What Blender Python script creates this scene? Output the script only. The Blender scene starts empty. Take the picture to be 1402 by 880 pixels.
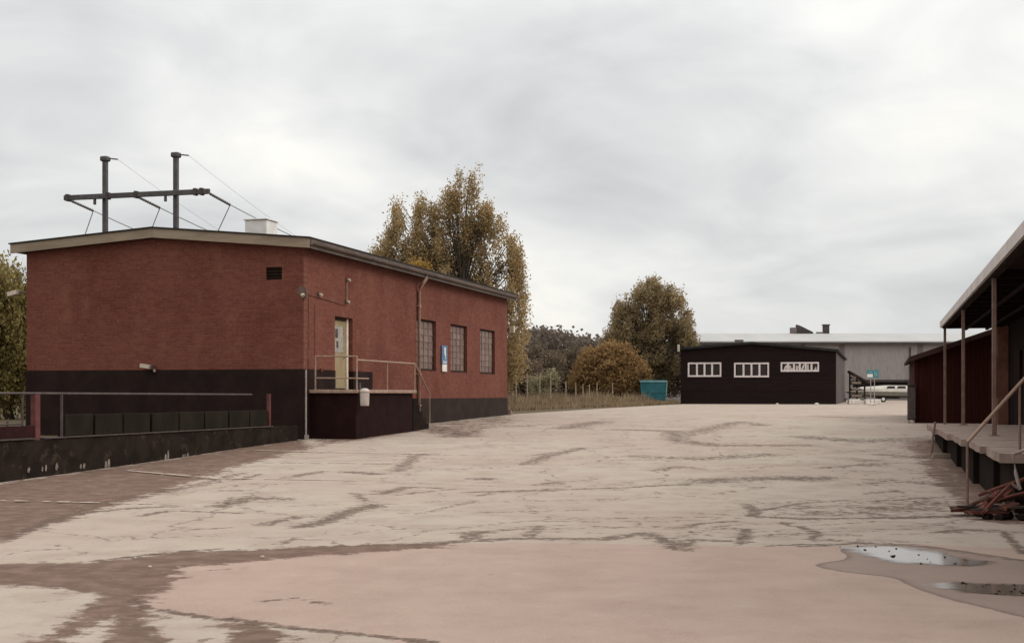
import bpy, bmesh, math, random
import numpy as np
from mathutils import Vector, Matrix

# ------------------------------------------------------------------ camera, sky, sun, exposure
scene = bpy.context.scene
col = scene.collection
EYE = 1.7
cam = bpy.data.cameras.new('camera')
cam.sensor_width = 36.0
cam.lens = 46.2
cam.shift_y = 0.0713
cam.clip_start = 0.1
cam.clip_end = 6000
cam_o = bpy.data.objects.new('camera', cam)
col.objects.link(cam_o)
cam_o.location = (0, 0, EYE)
cam_o.rotation_euler = (math.radians(90), 0, 0)
scene.camera = cam_o

scene.view_settings.view_transform = 'Standard'
scene.view_settings.look = 'None'
scene.view_settings.exposure = 0.0
scene.view_settings.gamma = 1.0

SUN_EL, SUN_AZ = math.radians(36), math.radians(96)      # behind the cloud deck, off to the right
world = bpy.data.worlds.new('World')
scene.world = world
world.use_nodes = True


def N(nt, typ, **kw):
    n = nt.nodes.new(typ)
    for k, v in kw.items():
        if k in n.inputs:
            n.inputs[k].default_value = v
        else:
            setattr(n, k, v)
    return n


def math_node(nt, op, a, b=None, c=None, clamp=False):
    n = nt.nodes.new('ShaderNodeMath')
    n.operation = op
    n.use_clamp = clamp
    for i, v in enumerate((a, b, c)):
        if v is None:
            continue
        if isinstance(v, (int, float)):
            n.inputs[i].default_value = v
        else:
            nt.links.new(v, n.inputs[i])
    return n.outputs[0]


def mixc(nt, fac, a, b, blend='MIX'):
    n = nt.nodes.new('ShaderNodeMix')
    n.data_type = 'RGBA'
    n.blend_type = blend
    for s, v in ((n.inputs[0], fac), (n.inputs[6], a), (n.inputs[7], b)):
        if isinstance(v, (int, float)):
            s.default_value = v
        elif isinstance(v, tuple):
            s.default_value = (*v, 1) if len(v) == 3 else v
        else:
            nt.links.new(v, s)
    return n.outputs[2]


def smooth(nt, v, lo, hi):
    n = nt.nodes.new('ShaderNodeMapRange')
    n.interpolation_type = 'SMOOTHSTEP'
    nt.links.new(v, n.inputs[0])
    n.inputs[1].default_value = lo
    n.inputs[2].default_value = hi
    return n.outputs[0]


def noise(nt, vec, scale, detail=4, rough=.55, dist=0.0):
    n = nt.nodes.new('ShaderNodeTexNoise')
    n.inputs['Scale'].default_value = scale
    n.inputs['Detail'].default_value = detail
    n.inputs['Roughness'].default_value = rough
    n.inputs['Distortion'].default_value = dist
    if vec is not None:
        nt.links.new(vec, n.inputs['Vector'])
    return n.outputs[0]


def mapping(nt, vec, scale=(1, 1, 1), loc=(0, 0, 0), rot=(0, 0, 0)):
    n = nt.nodes.new('ShaderNodeMapping')
    nt.links.new(vec, n.inputs[0])
    n.inputs['Location'].default_value = loc
    n.inputs['Rotation'].default_value = rot
    n.inputs['Scale'].default_value = scale
    return n.outputs[0]


def build_sky():
    nt = world.node_tree
    nt.nodes.clear()
    out = nt.nodes.new('ShaderNodeOutputWorld')
    bg = nt.nodes.new('ShaderNodeBackground')
    bg.inputs['Strength'].default_value = 0.1
    nt.links.new(bg.outputs[0], out.inputs[0])
    sky = nt.nodes.new('ShaderNodeTexSky')
    sky.sky_type = 'NISHITA'
    sky.sun_disc = False
    sky.sun_elevation = SUN_EL
    sky.sun_rotation = SUN_AZ
    tc = nt.nodes.new('ShaderNodeTexCoord')
    sep = nt.nodes.new('ShaderNodeSeparateXYZ')
    nt.links.new(tc.outputs['Generated'], sep.inputs[0])
    z = math_node(nt, 'MAXIMUM', sep.outputs[2], 0.0)
    den = math_node(nt, 'ADD', z, 0.30)
    cmb = nt.nodes.new('ShaderNodeCombineXYZ')
    nt.links.new(math_node(nt, 'DIVIDE', sep.outputs[0], den), cmb.inputs[0])
    nt.links.new(math_node(nt, 'DIVIDE', sep.outputs[1], den), cmb.inputs[1])
    p = cmb.outputs[0]
    a = noise(nt, mapping(nt, p, (1, 1, 1), (4.4, 1.3, 0), (0, 0, .5)), 1.15, 4, .5, .5)
    b = noise(nt, mapping(nt, p, (1, 1, 1), (11.3, 2.2, 4), (0, 0, -.4)), 3.4, 6, .55, .6)
    d = math_node(nt, 'ADD', math_node(nt, 'MULTIPLY', a, .76), math_node(nt, 'MULTIPLY', b, .24))
    ramp = nt.nodes.new('ShaderNodeValToRGB')
    nt.links.new(d, ramp.inputs[0])
    e = ramp.color_ramp.elements
    e[0].position, e[0].color = .35, (5.5, 5.6, 5.7, 1)
    e[1].position, e[1].color = .64, (10.6, 10.3, 9.5, 1)
    m = e.new(.45); m.color = (7.0, 7.1, 7.1, 1)
    m = e.new(.54); m.color = (8.6, 8.6, 8.4, 1)
    # the even brightening of an overcast sky towards the zenith
    lift = math_node(nt, 'ADD', math_node(nt, 'MULTIPLY', math_node(nt, 'MULTIPLY', z, z), 1.7), 1.0)
    hor = math_node(nt, 'SUBTRACT', 1.0, math_node(nt, 'MULTIPLY', z, 7.0), clamp=True)
    c = mixc(nt, math_node(nt, 'MULTIPLY', hor, .35), ramp.outputs[0], (8.1, 8.1, 7.95))
    sc = nt.nodes.new('ShaderNodeVectorMath'); sc.operation = 'SCALE'
    nt.links.new(c, sc.inputs[0]); nt.links.new(lift, sc.inputs['Scale'])
    c = mixc(nt, .95, sky.outputs[0], sc.outputs[0])
    nt.links.new(c, bg.inputs[0])


build_sky()
sun = bpy.data.lights.new('sun', 'SUN')
sun.energy = 1.5
sun.angle = math.radians(35)
sun.color = (1.0, .965, .92)
sun_o = bpy.data.objects.new('sun', sun)
col.objects.link(sun_o)
sd = Vector((math.sin(SUN_AZ) * math.cos(SUN_EL), math.cos(SUN_AZ) * math.cos(SUN_EL), math.sin(SUN_EL)))
sun_o.rotation_euler = sd.to_track_quat('Z', 'Y').to_euler()
sun_o.location = (40, 0, 60)

# ------------------------------------------------------------------ helpers
TH = math.radians(-15.64)          # every building round the yard shares this bearing
random.seed(7)
rng = np.random.default_rng(11)


class MB:
    """collects shapes; build() links them as one mesh object"""
    def __init__(self):
        self.v, self.f = [], []

    def add(self, vs, fs):
        o = len(self.v)
        self.v += [tuple(p) for p in vs]
        self.f += [tuple(i + o for i in q) for q in fs]
        return self

    def box(self, x0, x1, y0, y1, z0, z1):
        return self.add([(x0, y0, z0), (x1, y0, z0), (x1, y1, z0), (x0, y1, z0), (x0, y0, z1), (x1, y0, z1), (x1, y1, z1), (x0, y1, z1)],
                        [(3, 2, 1, 0), (4, 5, 6, 7), (0, 1, 5, 4), (1, 2, 6, 5), (2, 3, 7, 6), (3, 0, 4, 7)])

    def obox(self, c, size, rot):
        m = rot.to_matrix() if hasattr(rot, 'to_matrix') else rot
        h = [s / 2 for s in size]
        vs = []
        for z in (-1, 1):
            for x, y in ((-1, -1), (1, -1), (1, 1), (-1, 1)):
                vs.append(Vector(c) + m @ Vector((x * h[0], y * h[1], z * h[2])))
        return self.add(vs, [(3, 2, 1, 0), (4, 5, 6, 7), (0, 1, 5, 4), (1, 2, 6, 5), (2, 3, 7, 6), (3, 0, 4, 7)])

    def prism(self, poly, axis, a0, a1):
        """poly in the two other axes, extruded along axis from a0 to a1"""
        def P(u, v, a):
            return {'x': (a, u, v), 'y': (u, a, v), 'z': (u, v, a)}[axis]
        n = len(poly)
        vs = [P(u, v, a0) for u, v in poly] + [P(u, v, a1) for u, v in poly]
        fs = [tuple(range(n))[::-1], tuple(range(n, 2 * n))] + [(i, (i + 1) % n, n + (i + 1) % n, n + i) for i in range(n)]
        return self.add(vs, fs)

    def tube(self, pts, radii, n=8, cap=True):
        pts = [Vector(p) for p in pts]
        if isinstance(radii, (int, float)):
            radii = [radii] * len(pts)
        o = len(self.v)
        for i, p in enumerate(pts):
            t = (pts[min(i + 1, len(pts) - 1)] - pts[max(i - 1, 0)]).normalized()
            ref = Vector((0, 0, 1)) if abs(t.z) < .9 else Vector((1, 0, 0))
            a = t.cross(ref).normalized(); b = t.cross(a).normalized()
            for k in range(n):
                w = 2 * math.pi * k / n
                self.v.append(tuple(p + (a * math.cos(w) + b * math.sin(w)) * radii[i]))
        for i in range(len(pts) - 1):
            for k in range(n):
                self.f.append((o + i * n + k, o + i * n + (k + 1) % n, o + (i + 1) * n + (k + 1) % n, o + (i + 1) * n + k))
        if cap:
            self.f.append(tuple(o + k for k in range(n))[::-1])
            self.f.append(tuple(o + (len(pts) - 1) * n + k for k in range(n)))
        return self

    def build(self, name, mat, parent=None, bevel=0.0, smooth_shade=False):
        me = bpy.data.meshes.new(name)
        me.from_pydata(self.v, [], self.f)
        bm = bmesh.new(); bm.from_mesh(me)
        bmesh.ops.recalc_face_normals(bm, faces=bm.faces)
        if bevel:
            bmesh.ops.bevel(bm, geom=list(bm.edges), offset=bevel, segments=1, affect='EDGES', clamp_overlap=True)
        bm.to_mesh(me); bm.free()
        if smooth_shade:
            me.polygons.foreach_set('use_smooth', [True] * len(me.polygons))
        me.materials.append(mat)
        o = bpy.data.objects.new(name, me)
        col.objects.link(o)
        o.parent = parent
        return o


def share(name, src, parent, loc=(0, 0, 0), rot=(0, 0, 0)):
    o = bpy.data.objects.new(name, src.data)
    col.objects.link(o); o.parent = parent
    o.location = loc; o.rotation_euler = rot
    return o


def thing(name, label, cat, loc=(0, 0, 0), rz=0.0, group=None):
    o = bpy.data.objects.new(name, None)
    o.empty_display_size = .3
    col.objects.link(o)
    o.location = loc; o.rotation_euler = (0, 0, rz)
    return tag(o, label, cat, group)


def tag(o, label=None, cat=None, group=None, kind=None):
    for k, v in (('label', label), ('category', cat), ('group', group), ('kind', kind)):
        if v:
            o[k] = v
    return o


YP = [-3000, 0, 18, 24.4, 30, 37.2, 47, 57.5, 80, 112, 200, 4000]
ZP = [0, 0, 0, .06, .22, .43, .65, .81, .87, .90, 1.0, 1.0]


def g(y):
    return np.interp(y, YP, ZP)


def gz(y):
    return float(np.interp(y, YP, ZP))


# ------------------------------------------------------------------ materials
def new_mat(name):
    m = bpy.data.materials.new(name)
    m.use_nodes = True
    nt = m.node_tree
    b = nt.nodes['Principled BSDF']
    return m, nt, b


def set_bump(nt, b, h, strength, dist=.02):
    n = nt.nodes.new('ShaderNodeBump')
    n.inputs['Strength'].default_value = strength
    n.inputs['Distance'].default_value = dist
    nt.links.new(h, n.inputs['Height'])
    nt.links.new(n.outputs[0], b.inputs['Normal'])


def pm(name, c1, c2=None, scale=3.0, rough=.8, bump=.0, metal=0.0, stretch=(1, 1, 1), rust=None, rust_amt=.5):
    """plain procedural surface: two tones by noise, optional blotches of a third, fine relief"""
    m, nt, b = new_mat(name)
    tc = nt.nodes.new('ShaderNodeTexCoord').outputs['Object']
    v = mapping(nt, tc, stretch)
    if c2 is None:
        c2 = tuple(x * .75 for x in c1)
    n1 = noise(nt, v, scale, 6, .6)
    c = mixc(nt, smooth(nt, n1, .35, .65), c1, c2)
    if rust:
        n2 = noise(nt, mapping(nt, tc, stretch, (5, 3, 1)), scale * 1.7, 7, .65)
        c = mixc(nt, smooth(nt, n2, rust_amt, rust_amt + .12), c, rust)
    nt.links.new(c, b.inputs['Base Color'])
    b.inputs['Roughness'].default_value = rough
    b.inputs['Metallic'].default_value = metal
    b.inputs['Specular IOR Level'].default_value = .06 if rough >= .7 else .25
    if bump:
        set_bump(nt, b, noise(nt, v, scale * 8, 5, .6), bump)
    return m


def brick_mat(name, axis):
    m, nt, b = new_mat(name)
    tc = nt.nodes.new('ShaderNodeTexCoord').outputs['Object']
    s = nt.nodes.new('ShaderNodeSeparateXYZ'); nt.links.new(tc, s.inputs[0])
    cb = nt.nodes.new('ShaderNodeCombineXYZ')
    nt.links.new(s.outputs[axis], cb.inputs[0]); nt.links.new(s.outputs[2], cb.inputs[1])
    br = nt.nodes.new('ShaderNodeTexBrick')
    nt.links.new(cb.outputs[0], br.inputs['Vector'])
    br.inputs['Scale'].default_value = 1.0
    br.inputs['Brick Width'].default_value = .25
    br.inputs['Row Height'].default_value = .078
    br.inputs['Mortar Size'].default_value = .009
    br.inputs['Mortar Smooth'].default_value = .3
    br.inputs['Bias'].default_value = .1
    br.inputs['Color1'].default_value = (.180, .062, .042, 1)
    br.inputs['Color2'].default_value = (.138, .045, .032, 1)
    br.inputs['Mortar'].default_value = (.150, .066, .050, 1)
    big = noise(nt, tc, .55, 5, .6)
    c = mixc(nt, smooth(nt, big, .4, .7), br.outputs[0], mixc(nt, 1.0, br.outputs[0], (.80, .72, .70), 'MULTIPLY'))
    blot = noise(nt, mapping(nt, tc, (1, 1, .5)), 1.6, 6, .65)
    c = mixc(nt, math_node(nt, 'MULTIPLY', smooth(nt, blot, .52, .72), .55), c, (.205, .088, .056))
    spk = noise(nt, tc, 7, 7, .75)
    c = mixc(nt, math_node(nt, 'MULTIPLY', smooth(nt, spk, .50, .66), .62), c, (.092, .036, .028))
    spk2 = noise(nt, mapping(nt, tc, (1, 1, 2.2), (9, 4, 2)), 9, 5, .7)
    c = mixc(nt, math_node(nt, 'MULTIPLY', smooth(nt, spk2, .54, .70), .55), c, (.285, .125, .088))
    nt.links.new(c, b.inputs['Base Color'])
    b.inputs['Roughness'].default_value = .9
    b.inputs['Specular IOR Level'].default_value = .1
    set_bump(nt, b, math_node(nt, 'ADD', math_node(nt, 'SUBTRACT', 1.0, br.outputs['Fac']), noise(nt, tc, 30, 4)), .5, .012)
    return m


def boards_mat(name, c1, c2, axis, width, rough=.85):
    """sawn boards: groove relief every `width` metres along an axis, tone per board"""
    m, nt, b = new_mat(name)
    tc = nt.nodes.new('ShaderNodeTexCoord').outputs['Object']
    s = nt.nodes.new('ShaderNodeSeparateXYZ'); nt.links.new(tc, s.inputs[0])
    t = math_node(nt, 'DIVIDE', s.outputs[axis], width)
    fr = math_node(nt, 'FRACT', t)
    wn = nt.nodes.new('ShaderNodeTexWhiteNoise'); wn.noise_dimensions = '1D'
    nt.links.new(math_node(nt, 'FLOOR', t), wn.inputs['W'])
    c = mixc(nt, wn.outputs[0], c1, c2)
    st = [1, 1, .15] if axis != 2 else [.15, .15, 1]
    n1 = noise(nt, mapping(nt, tc, tuple(st)), 6, 6, .65)
    c = mixc(nt, math_node(nt, 'MULTIPLY', smooth(nt, n1, .4, .7), .5), c, tuple(x * .55 for x in c1))
    nt.links.new(c, b.inputs['Base Color'])
    b.inputs['Roughness'].default_value = rough
    b.inputs['Specular IOR Level'].default_value = .05
    edge = smooth(nt, math_node(nt, 'MINIMUM', fr, math_node(nt, 'SUBTRACT', 1.0, fr)), .0, .12)
    set_bump(nt, b, math_node(nt, 'ADD', edge, math_node(nt, 'MULTIPLY', n1, .3)), .8, .02)
    return m


def leaf_mat(name, cols, trans=.35):
    m, nt, b = new_mat(name)
    gn = nt.nodes.new('ShaderNodeNewGeometry')
    ramp = nt.nodes.new('ShaderNodeValToRGB')
    tc = nt.nodes.new('ShaderNodeTexCoord').outputs['Object']
    n1 = noise(nt, tc, .9, 3, .6)
    fac = math_node(nt, 'ADD', math_node(nt, 'MULTIPLY', gn.outputs['Random Per Island'], .6), math_node(nt, 'MULTIPLY', smooth(nt, n1, .3, .7), .4))
    nt.links.new(fac, ramp.inputs[0])
    e = ramp.color_ramp.elements
    e[0].position, e[0].color = 0.05, (*cols[0], 1)
    e[1].position, e[1].color = .95, (*cols[-1], 1)
    for i, c in enumerate(cols[1:-1]):
        k = e.new(.05 + .9 * (i + 1) / (len(cols) - 1)); k.color = (*c, 1)
    b.inputs['Roughness'].default_value = .75
    b.inputs['Specular IOR Level'].default_value = .25
    nt.links.new(ramp.outputs[0], b.inputs['Base Color'])
    tr = nt.nodes.new('ShaderNodeBsdfTranslucent')
    nt.links.new(ramp.outputs[0], tr.inputs[0])
    mx = nt.nodes.new('ShaderNodeMixShader'); mx.inputs[0].default_value = trans
    out = [n for n in nt.nodes if n.type == 'OUTPUT_MATERIAL'][0]
    nt.links.new(b.outputs[0], mx.inputs[1]); nt.links.new(tr.outputs[0], mx.inputs[2])
    nt.links.new(mx.outputs[0], out.inputs[0])
    return m


def glass_mat(name, c1, c2, rough=.12, spec=.6):
    m = pm(name, c1, c2, 5, rough)
    m.node_tree.nodes['Principled BSDF'].inputs['Specular IOR Level'].default_value = spec
    return m


M = {
    'brick_x': brick_mat('brick_gable', 0), 'brick_y': brick_mat('brick_long', 1),
    'tar': pm('tarred_plinth', (.016, .0095, .0085), (.024, .014, .012), 1.5, .8, .3),
    'tar2': pm('tarred_plinth_low', (.026, .018, .015), (.036, .025, .021), 1.5, .8, .3),
    'void': pm('dark_red_black', (.014, .0055, .005), (.020, .008, .007), 2, .85, .2),
    'fascia': pm('beige_fascia_paint', (.285, .225, .165), (.215, .165, .12), 1.2, .7, .1, stretch=(.6, 1, 3)),
    'roof_felt': pm('roof_felt', (.03, .027, .026), (.05, .045, .042), 2, .9, .3),
    'soffit': pm('soffit_brown', (.05, .033, .027), (.035, .022, .018), 3, .8),
    'gutter': pm('gutter_zinc_brown', (.115, .082, .065), (.075, .052, .042), 2, .6, .1),
    'pipe': pm('downpipe_paint', (.43, .29, .215), (.33, .21, .155), 4, .7, .1, rust=(.19, .09, .055), rust_amt=.6),
    'conduit': pm('white_conduit', (.34, .29, .26), (.26, .2, .18), 5, .6),
    'rail': pm('rail_paint', (.34, .235, .18), (.25, .165, .125), 6, .7, .1, rust=(.16, .075, .048), rust_amt=.6),
    'rail_dark': pm('rail_weathered', (.075, .056, .05), (.05, .036, .032), 6, .6, .1),
    'red_post': pm('red_post_paint', (.12, .036, .034), (.08, .024, .022), 5, .6),
    'redbeam': pm('red_beam_paint', (.032, .011, .010), (.022, .008, .008), 4, .7),
    'steel': pm('galvanised_dark', (.058, .052, .052), (.085, .078, .076), 6, .55, .1),
    'porcelain': pm('porcelain', (.10, .085, .08), (.14, .12, .11), 6, .3),
    'wire': pm('wire', (.09, .085, .085), (.12, .11, .11), 6, .6),
    'vent_white': pm('vent_white', (.70, .67, .63), (.60, .56, .52), 3, .6),
    'black': pm('flat_black', (.012, .009, .008), (.018, .014, .012), 4, .9),
    'lamp_glass': pm('lamp_glass', (.50, .43, .34), (.40, .33, .25), 5, .5),
    'lamp_body': pm('lamp_body', (.13, .08, .065), (.09, .055, .045), 6, .6),
    'cream': pm('cream_door_paint', (.31, .245, .15), (.25, .19, .105), 2, .7, .1, stretch=(1, 1, .4)),
    'cream_pale': pm('pale_door_frame', (.66, .58, .46), (.56, .47, .36), 4, .6),
    'door_glass': glass_mat('door_glass', (.27, .22, .16), (.18, .145, .11)),
    'paper': pm('notice_paper', (.10, .09, .085), (.06, .055, .05), 9, .8),
    'paper_pale': pm('pale_scrap', (.55, .48, .42), (.45, .38, .33), 6, .8),
    'pane': glass_mat('dusty_pane', (.175, .118, .098), (.135, .088, .073), .5, .25),
    'pane2': glass_mat('dusty_pane_pale', (.21, .15, .125), (.16, .108, .09), .5, .25),
    'muntin': pm('window_bar', (.155, .103, .086), (.125, .082, .068), 6, .8),
    'frame_dark': pm('window_frame_brown', (.05, .028, .022), (.035, .02, .016), 6, .7),
    'sign_blue': pm('sign_blue', (.075, .155, .27), (.06, .125, .22), 6, .45),
    'sign_white': pm('sign_white', (.72, .66, .60), (.62, .56, .50), 6, .45),
    'drum': pm('pale_plastic', (.50, .42, .38), (.42, .34, .30), 4, .5),
    'concrete_dark': pm('mossy_concrete', (.024, .017, .013), (.014, .010, .008), 2.2, .95, .6, rust=(.042, .030, .021), rust_amt=.55),
    'plate': pm('olive_concrete_plate', (.0150, .0120, .0085), (.022, .0172, .012), 2.2, .95, .4, stretch=(1, 1, .5)),
    'wall_paint': pm('white_paint_smear', (.24, .20, .175), (.10, .08, .068), 9, .8),
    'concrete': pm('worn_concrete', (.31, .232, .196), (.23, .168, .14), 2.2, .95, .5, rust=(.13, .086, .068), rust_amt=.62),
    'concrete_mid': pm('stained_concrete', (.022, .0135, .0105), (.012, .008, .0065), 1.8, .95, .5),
    'canopy_fascia': pm('pale_grey_sheet', (.55, .50, .48), (.46, .41, .395), 1.4, .7, .1),
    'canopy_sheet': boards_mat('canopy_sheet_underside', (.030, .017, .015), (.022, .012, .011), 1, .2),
    'purlin': pm('purlin_dark', (.022, .011, .010), (.015, .008, .0075), 3, .8),
    'cpost': pm('canopy_post_paint', (.21, .138, .112), (.16, .10, .08), 5, .7, .1, rust=(.10, .048, .034), rust_amt=.6),
    'pier': pm('red_brown_pier', (.22, .105, .078), (.165, .075, .055), 3, .9, .3),
    'dark_wall': boards_mat('dark_boarding', (.016, .010, .009), (.022, .014, .012), 1, .15),
    'red_boards': boards_mat('red_boarding', (.046, .0125, .0095), (.036, .010, .0080), 0, .14),
    'red_boards_y': boards_mat('red_boarding_side', (.046, .0125, .0095), (.036, .010, .0080), 1, .14),
    'shed_roof': pm('shed_roof_felt', (.05, .026, .021), (.035, .018, .015), 2, .9, .3),
    'black_boards': boards_mat('black_boarding', (.016, .010, .0095), (.021, .013, .012), 2, .16),
    'grey_boards': boards_mat('grey_boarding', (.115, .095, .092), (.085, .07, .068), 1, .4),
    'shed_felt': pm('black_roof_felt', (.022, .022, .021), (.030, .030, .028), 2, .9, .3),
    'white_frame': pm('white_window_paint', (.68, .60, .585), (.56, .48, .465), 5, .6),
    'dark_glass': glass_mat('dark_glass', (.018, .013, .012), (.028, .02, .018), .25, .35),
    'white_pane': pm('painted_pane', (.66, .58, .56), (.42, .36, .345), 2.5, .6),
    'wh_roof': pm('pale_roof_sheet', (.39, .38, .367), (.355, .345, .333), .25, .75, stretch=(1, .2, 1)),
    'wh_wall': boards_mat('grey_sheet_wall', (.30, .265, .258), (.285, .25, .245), 0, 1.1, .8),
    'wh_pier': pm('warehouse_pier', (.17, .14, .138), (.14, .115, .112), .6, .8),
    'wh_dark': pm('warehouse_trim', (.075, .062, .06), (.055, .046, .044), 1, .7),
    'teal': pm('teal_paint', (.040, .135, .155), (.030, .105, .122), 2.2, .7, .15, rust=(.07, .16, .165), rust_amt=.58),
    'teal_rim': pm('teal_rim', (.20, .34, .34), (.14, .26, .27), 4, .5),
    'sign_teal': pm('sign_teal', (.045, .20, .235), (.035, .16, .19), 5, .5),
    'boat': pm('boat_white', (.72, .69, .63), (.62, .59, .53), 2, .4),
    'boat_grey': pm('boat_grey_hull', (.26, .25, .22), (.2, .19, .165), 3, .5),
    'rubber': pm('tyre_rubber', (.02, .018, .017), (.03, .026, .025), 6, .9),
    'block_white': pm('whitewashed_block', (.66, .61, .56), (.50, .44, .40), 3, .9, .3),
    'timber_dark': pm('weathered_timber', (.06, .045, .04), (.04, .03, .026), 4, .9, .3),
    'timber_pale': pm('bleached_timber', (.30, .235, .19), (.22, .165, .13), 4, .9, .3),
    'bark': pm('bark', (.10, .078, .06), (.06, .046, .036), 4, .95, .6, stretch=(1, 1, .3)),
    'board_red': pm('broken_red_board', (.115, .040, .028), (.07, .025, .018), 4, .9, .3, rust=(.20, .12, .09), rust_amt=.57),
    'fence_post': pm('fence_post', (.36, .275, .20), (.27, .20, .145), 5, .9),
    'fence_wire': pm('fence_wire', (.12, .10, .085), (.09, .075, .065), 5, .7),
    'line_paint': pm('worn_line_paint', (.47, .385, .33), (.38, .305, .26), 4, .9, .2),
    'leaf_big': leaf_mat('leaves_autumn_poplar', [(.20, .148, .072), (.33, .238, .115), (.44, .315, .16), (.56, .41, .23)], .5),
    'leaf_yellow': leaf_mat('leaves_yellow', [(.27, .165, .040), (.36, .22, .055), (.42, .27, .08)], .45),
    'leaf_olive': leaf_mat('leaves_olive', [(.15, .118, .062), (.25, .19, .10), (.34, .25, .135), (.45, .33, .185)], .5),
    'leaf_rust': leaf_mat('leaves_rust', [(.15, .094, .042), (.25, .15, .064), (.34, .205, .085), (.40, .265, .125)], .45),
    'leaf_dark': leaf_mat('leaves_dark', [(.10, .074, .052), (.155, .115, .075), (.22, .16, .105)], .35),
    'leaf_pale': leaf_mat('leaves_pale', [(.20, .18, .10), (.30, .26, .15), (.42, .36, .235)], .4),
    'leaf_willow': leaf_mat('leaves_willow', [(.11, .088, .030), (.20, .155, .050), (.28, .215, .078), (.34, .26, .11)], .45),
    'leaf_far': leaf_mat('leaves_far', [(.115, .09, .074), (.15, .117, .094), (.19, .146, .113)], .3),
    'straw': leaf_mat('dry_grass', [(.13, .094, .056), (.22, .158, .093), (.31, .222, .135), (.45, .34, .22)], .4),
}


# layout of the yard surface in metres: dirt and brown ground, newer asphalt, damp ground, puddles, cracks, bay lines
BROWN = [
    (0.85, [(-9.55, 22.59), (-9.43, 24.22), (-5.94, 37.37), (-5.13, 34.05), (-5.99, 26.89), (-5.95, 20.16), (-6.02, 15.45), (-5.88, 13.91)]),  # brown band at the foot of the low wall, fading at its edges
    (1.0, [(-5.51, 13.02), (-5.14, 13.19), (-4.26, 13.42), (-3.6, 14.37), (-2.93, 14.43), (-2.3, 14.71), (-0.84, 15.0), (-0.82, 14.57), (-2.09, 13.91), (-3.26, 13.02), (-3.24, 12.0), (-3.19, 11.13), (-3.44, 11.25), (-4.58, 11.77), (-4.98, 11.77)]),
    (1.0, [(-3.6, 11.77), (-3.13, 12.24), (-3.0, 10.55), (-2.26, 8.62), (-2.69, 8.62), (-3.07, 10.2), (-3.14, 9.56), (-3.07, 8.62), (-3.26, 8.62), (-3.29, 10.03)]),
    (0.95, [(-2.18, 10.03), (-1.69, 9.62), (-1.54, 8.62), (-1.87, 8.62)]),
    (0.8, [(11.1, 27.78), (9.25, 26.06), (6.76, 20.16), (6.22, 17.79), (6.72, 16.81)]),
    (0.46, [(3.91, 20.16), (7.47, 21.72), (6.38, 18.39), (3.63, 18.19)]),
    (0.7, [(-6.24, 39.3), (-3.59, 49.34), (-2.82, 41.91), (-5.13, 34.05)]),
    (0.5, [(-3.69, 47.15), (-0.35, 57.36), (0.54, 50.92), (-1.28, 37.74), (-2.48, 38.5)])]
BROWN += [(.75, [(6.3, 17.6), (7.2, 17.4), (12.2, 36.5), (11.0, 37.2), (7.7, 24.0)]), (.32, [(5.0, 18.0), (6.6, 17.8), (8.0, 24.0), (10.6, 35.0), (9.2, 35.5), (6.2, 25.0)])]
PINK = [(-3.29, 13.13), (-2.85, 13.85), (-2.14, 14.23), (-1.46, 14.5), (-0.83, 14.78), (-0.01, 15.0), (1.24, 14.93), (2.44, 14.71), (3.51, 14.71), (4.58, 15.0), (9.0, 13.0), (9.0, -5.0), (-0.35, -5.0), (-0.49, 8.67), (-1.04, 9.33), (-1.61, 9.65), (-2.24, 10.03), (-2.92, 10.48), (-3.22, 11.13), (-3.3, 12.24)]
DAMP = [(2.96, 13.19), (3.54, 13.6), (3.59, 14.71), (4.58, 15.0), (4.97, 14.23), (5.42, 13.19), (6.3, 11.5), (4.6, 9.2), (3.98, 9.68), (3.78, 10.48), (3.6, 11.01), (3.52, 11.77), (3.58, 12.24), (3.14, 12.59)]
PUDDLES = [[(3.58, 14.75), (3.97, 14.82), (4.5, 14.71), (4.68, 14.04), (4.83, 13.48), (4.99, 13.3), (4.63, 12.91), (4.18, 13.08), (3.81, 13.19), (3.66, 13.91)],
    [(3.63, 11.77), (3.91, 12.0), (4.22, 11.91), (4.85, 11.81), (4.49, 10.93), (3.94, 11.13), (3.72, 11.42)]]
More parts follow.
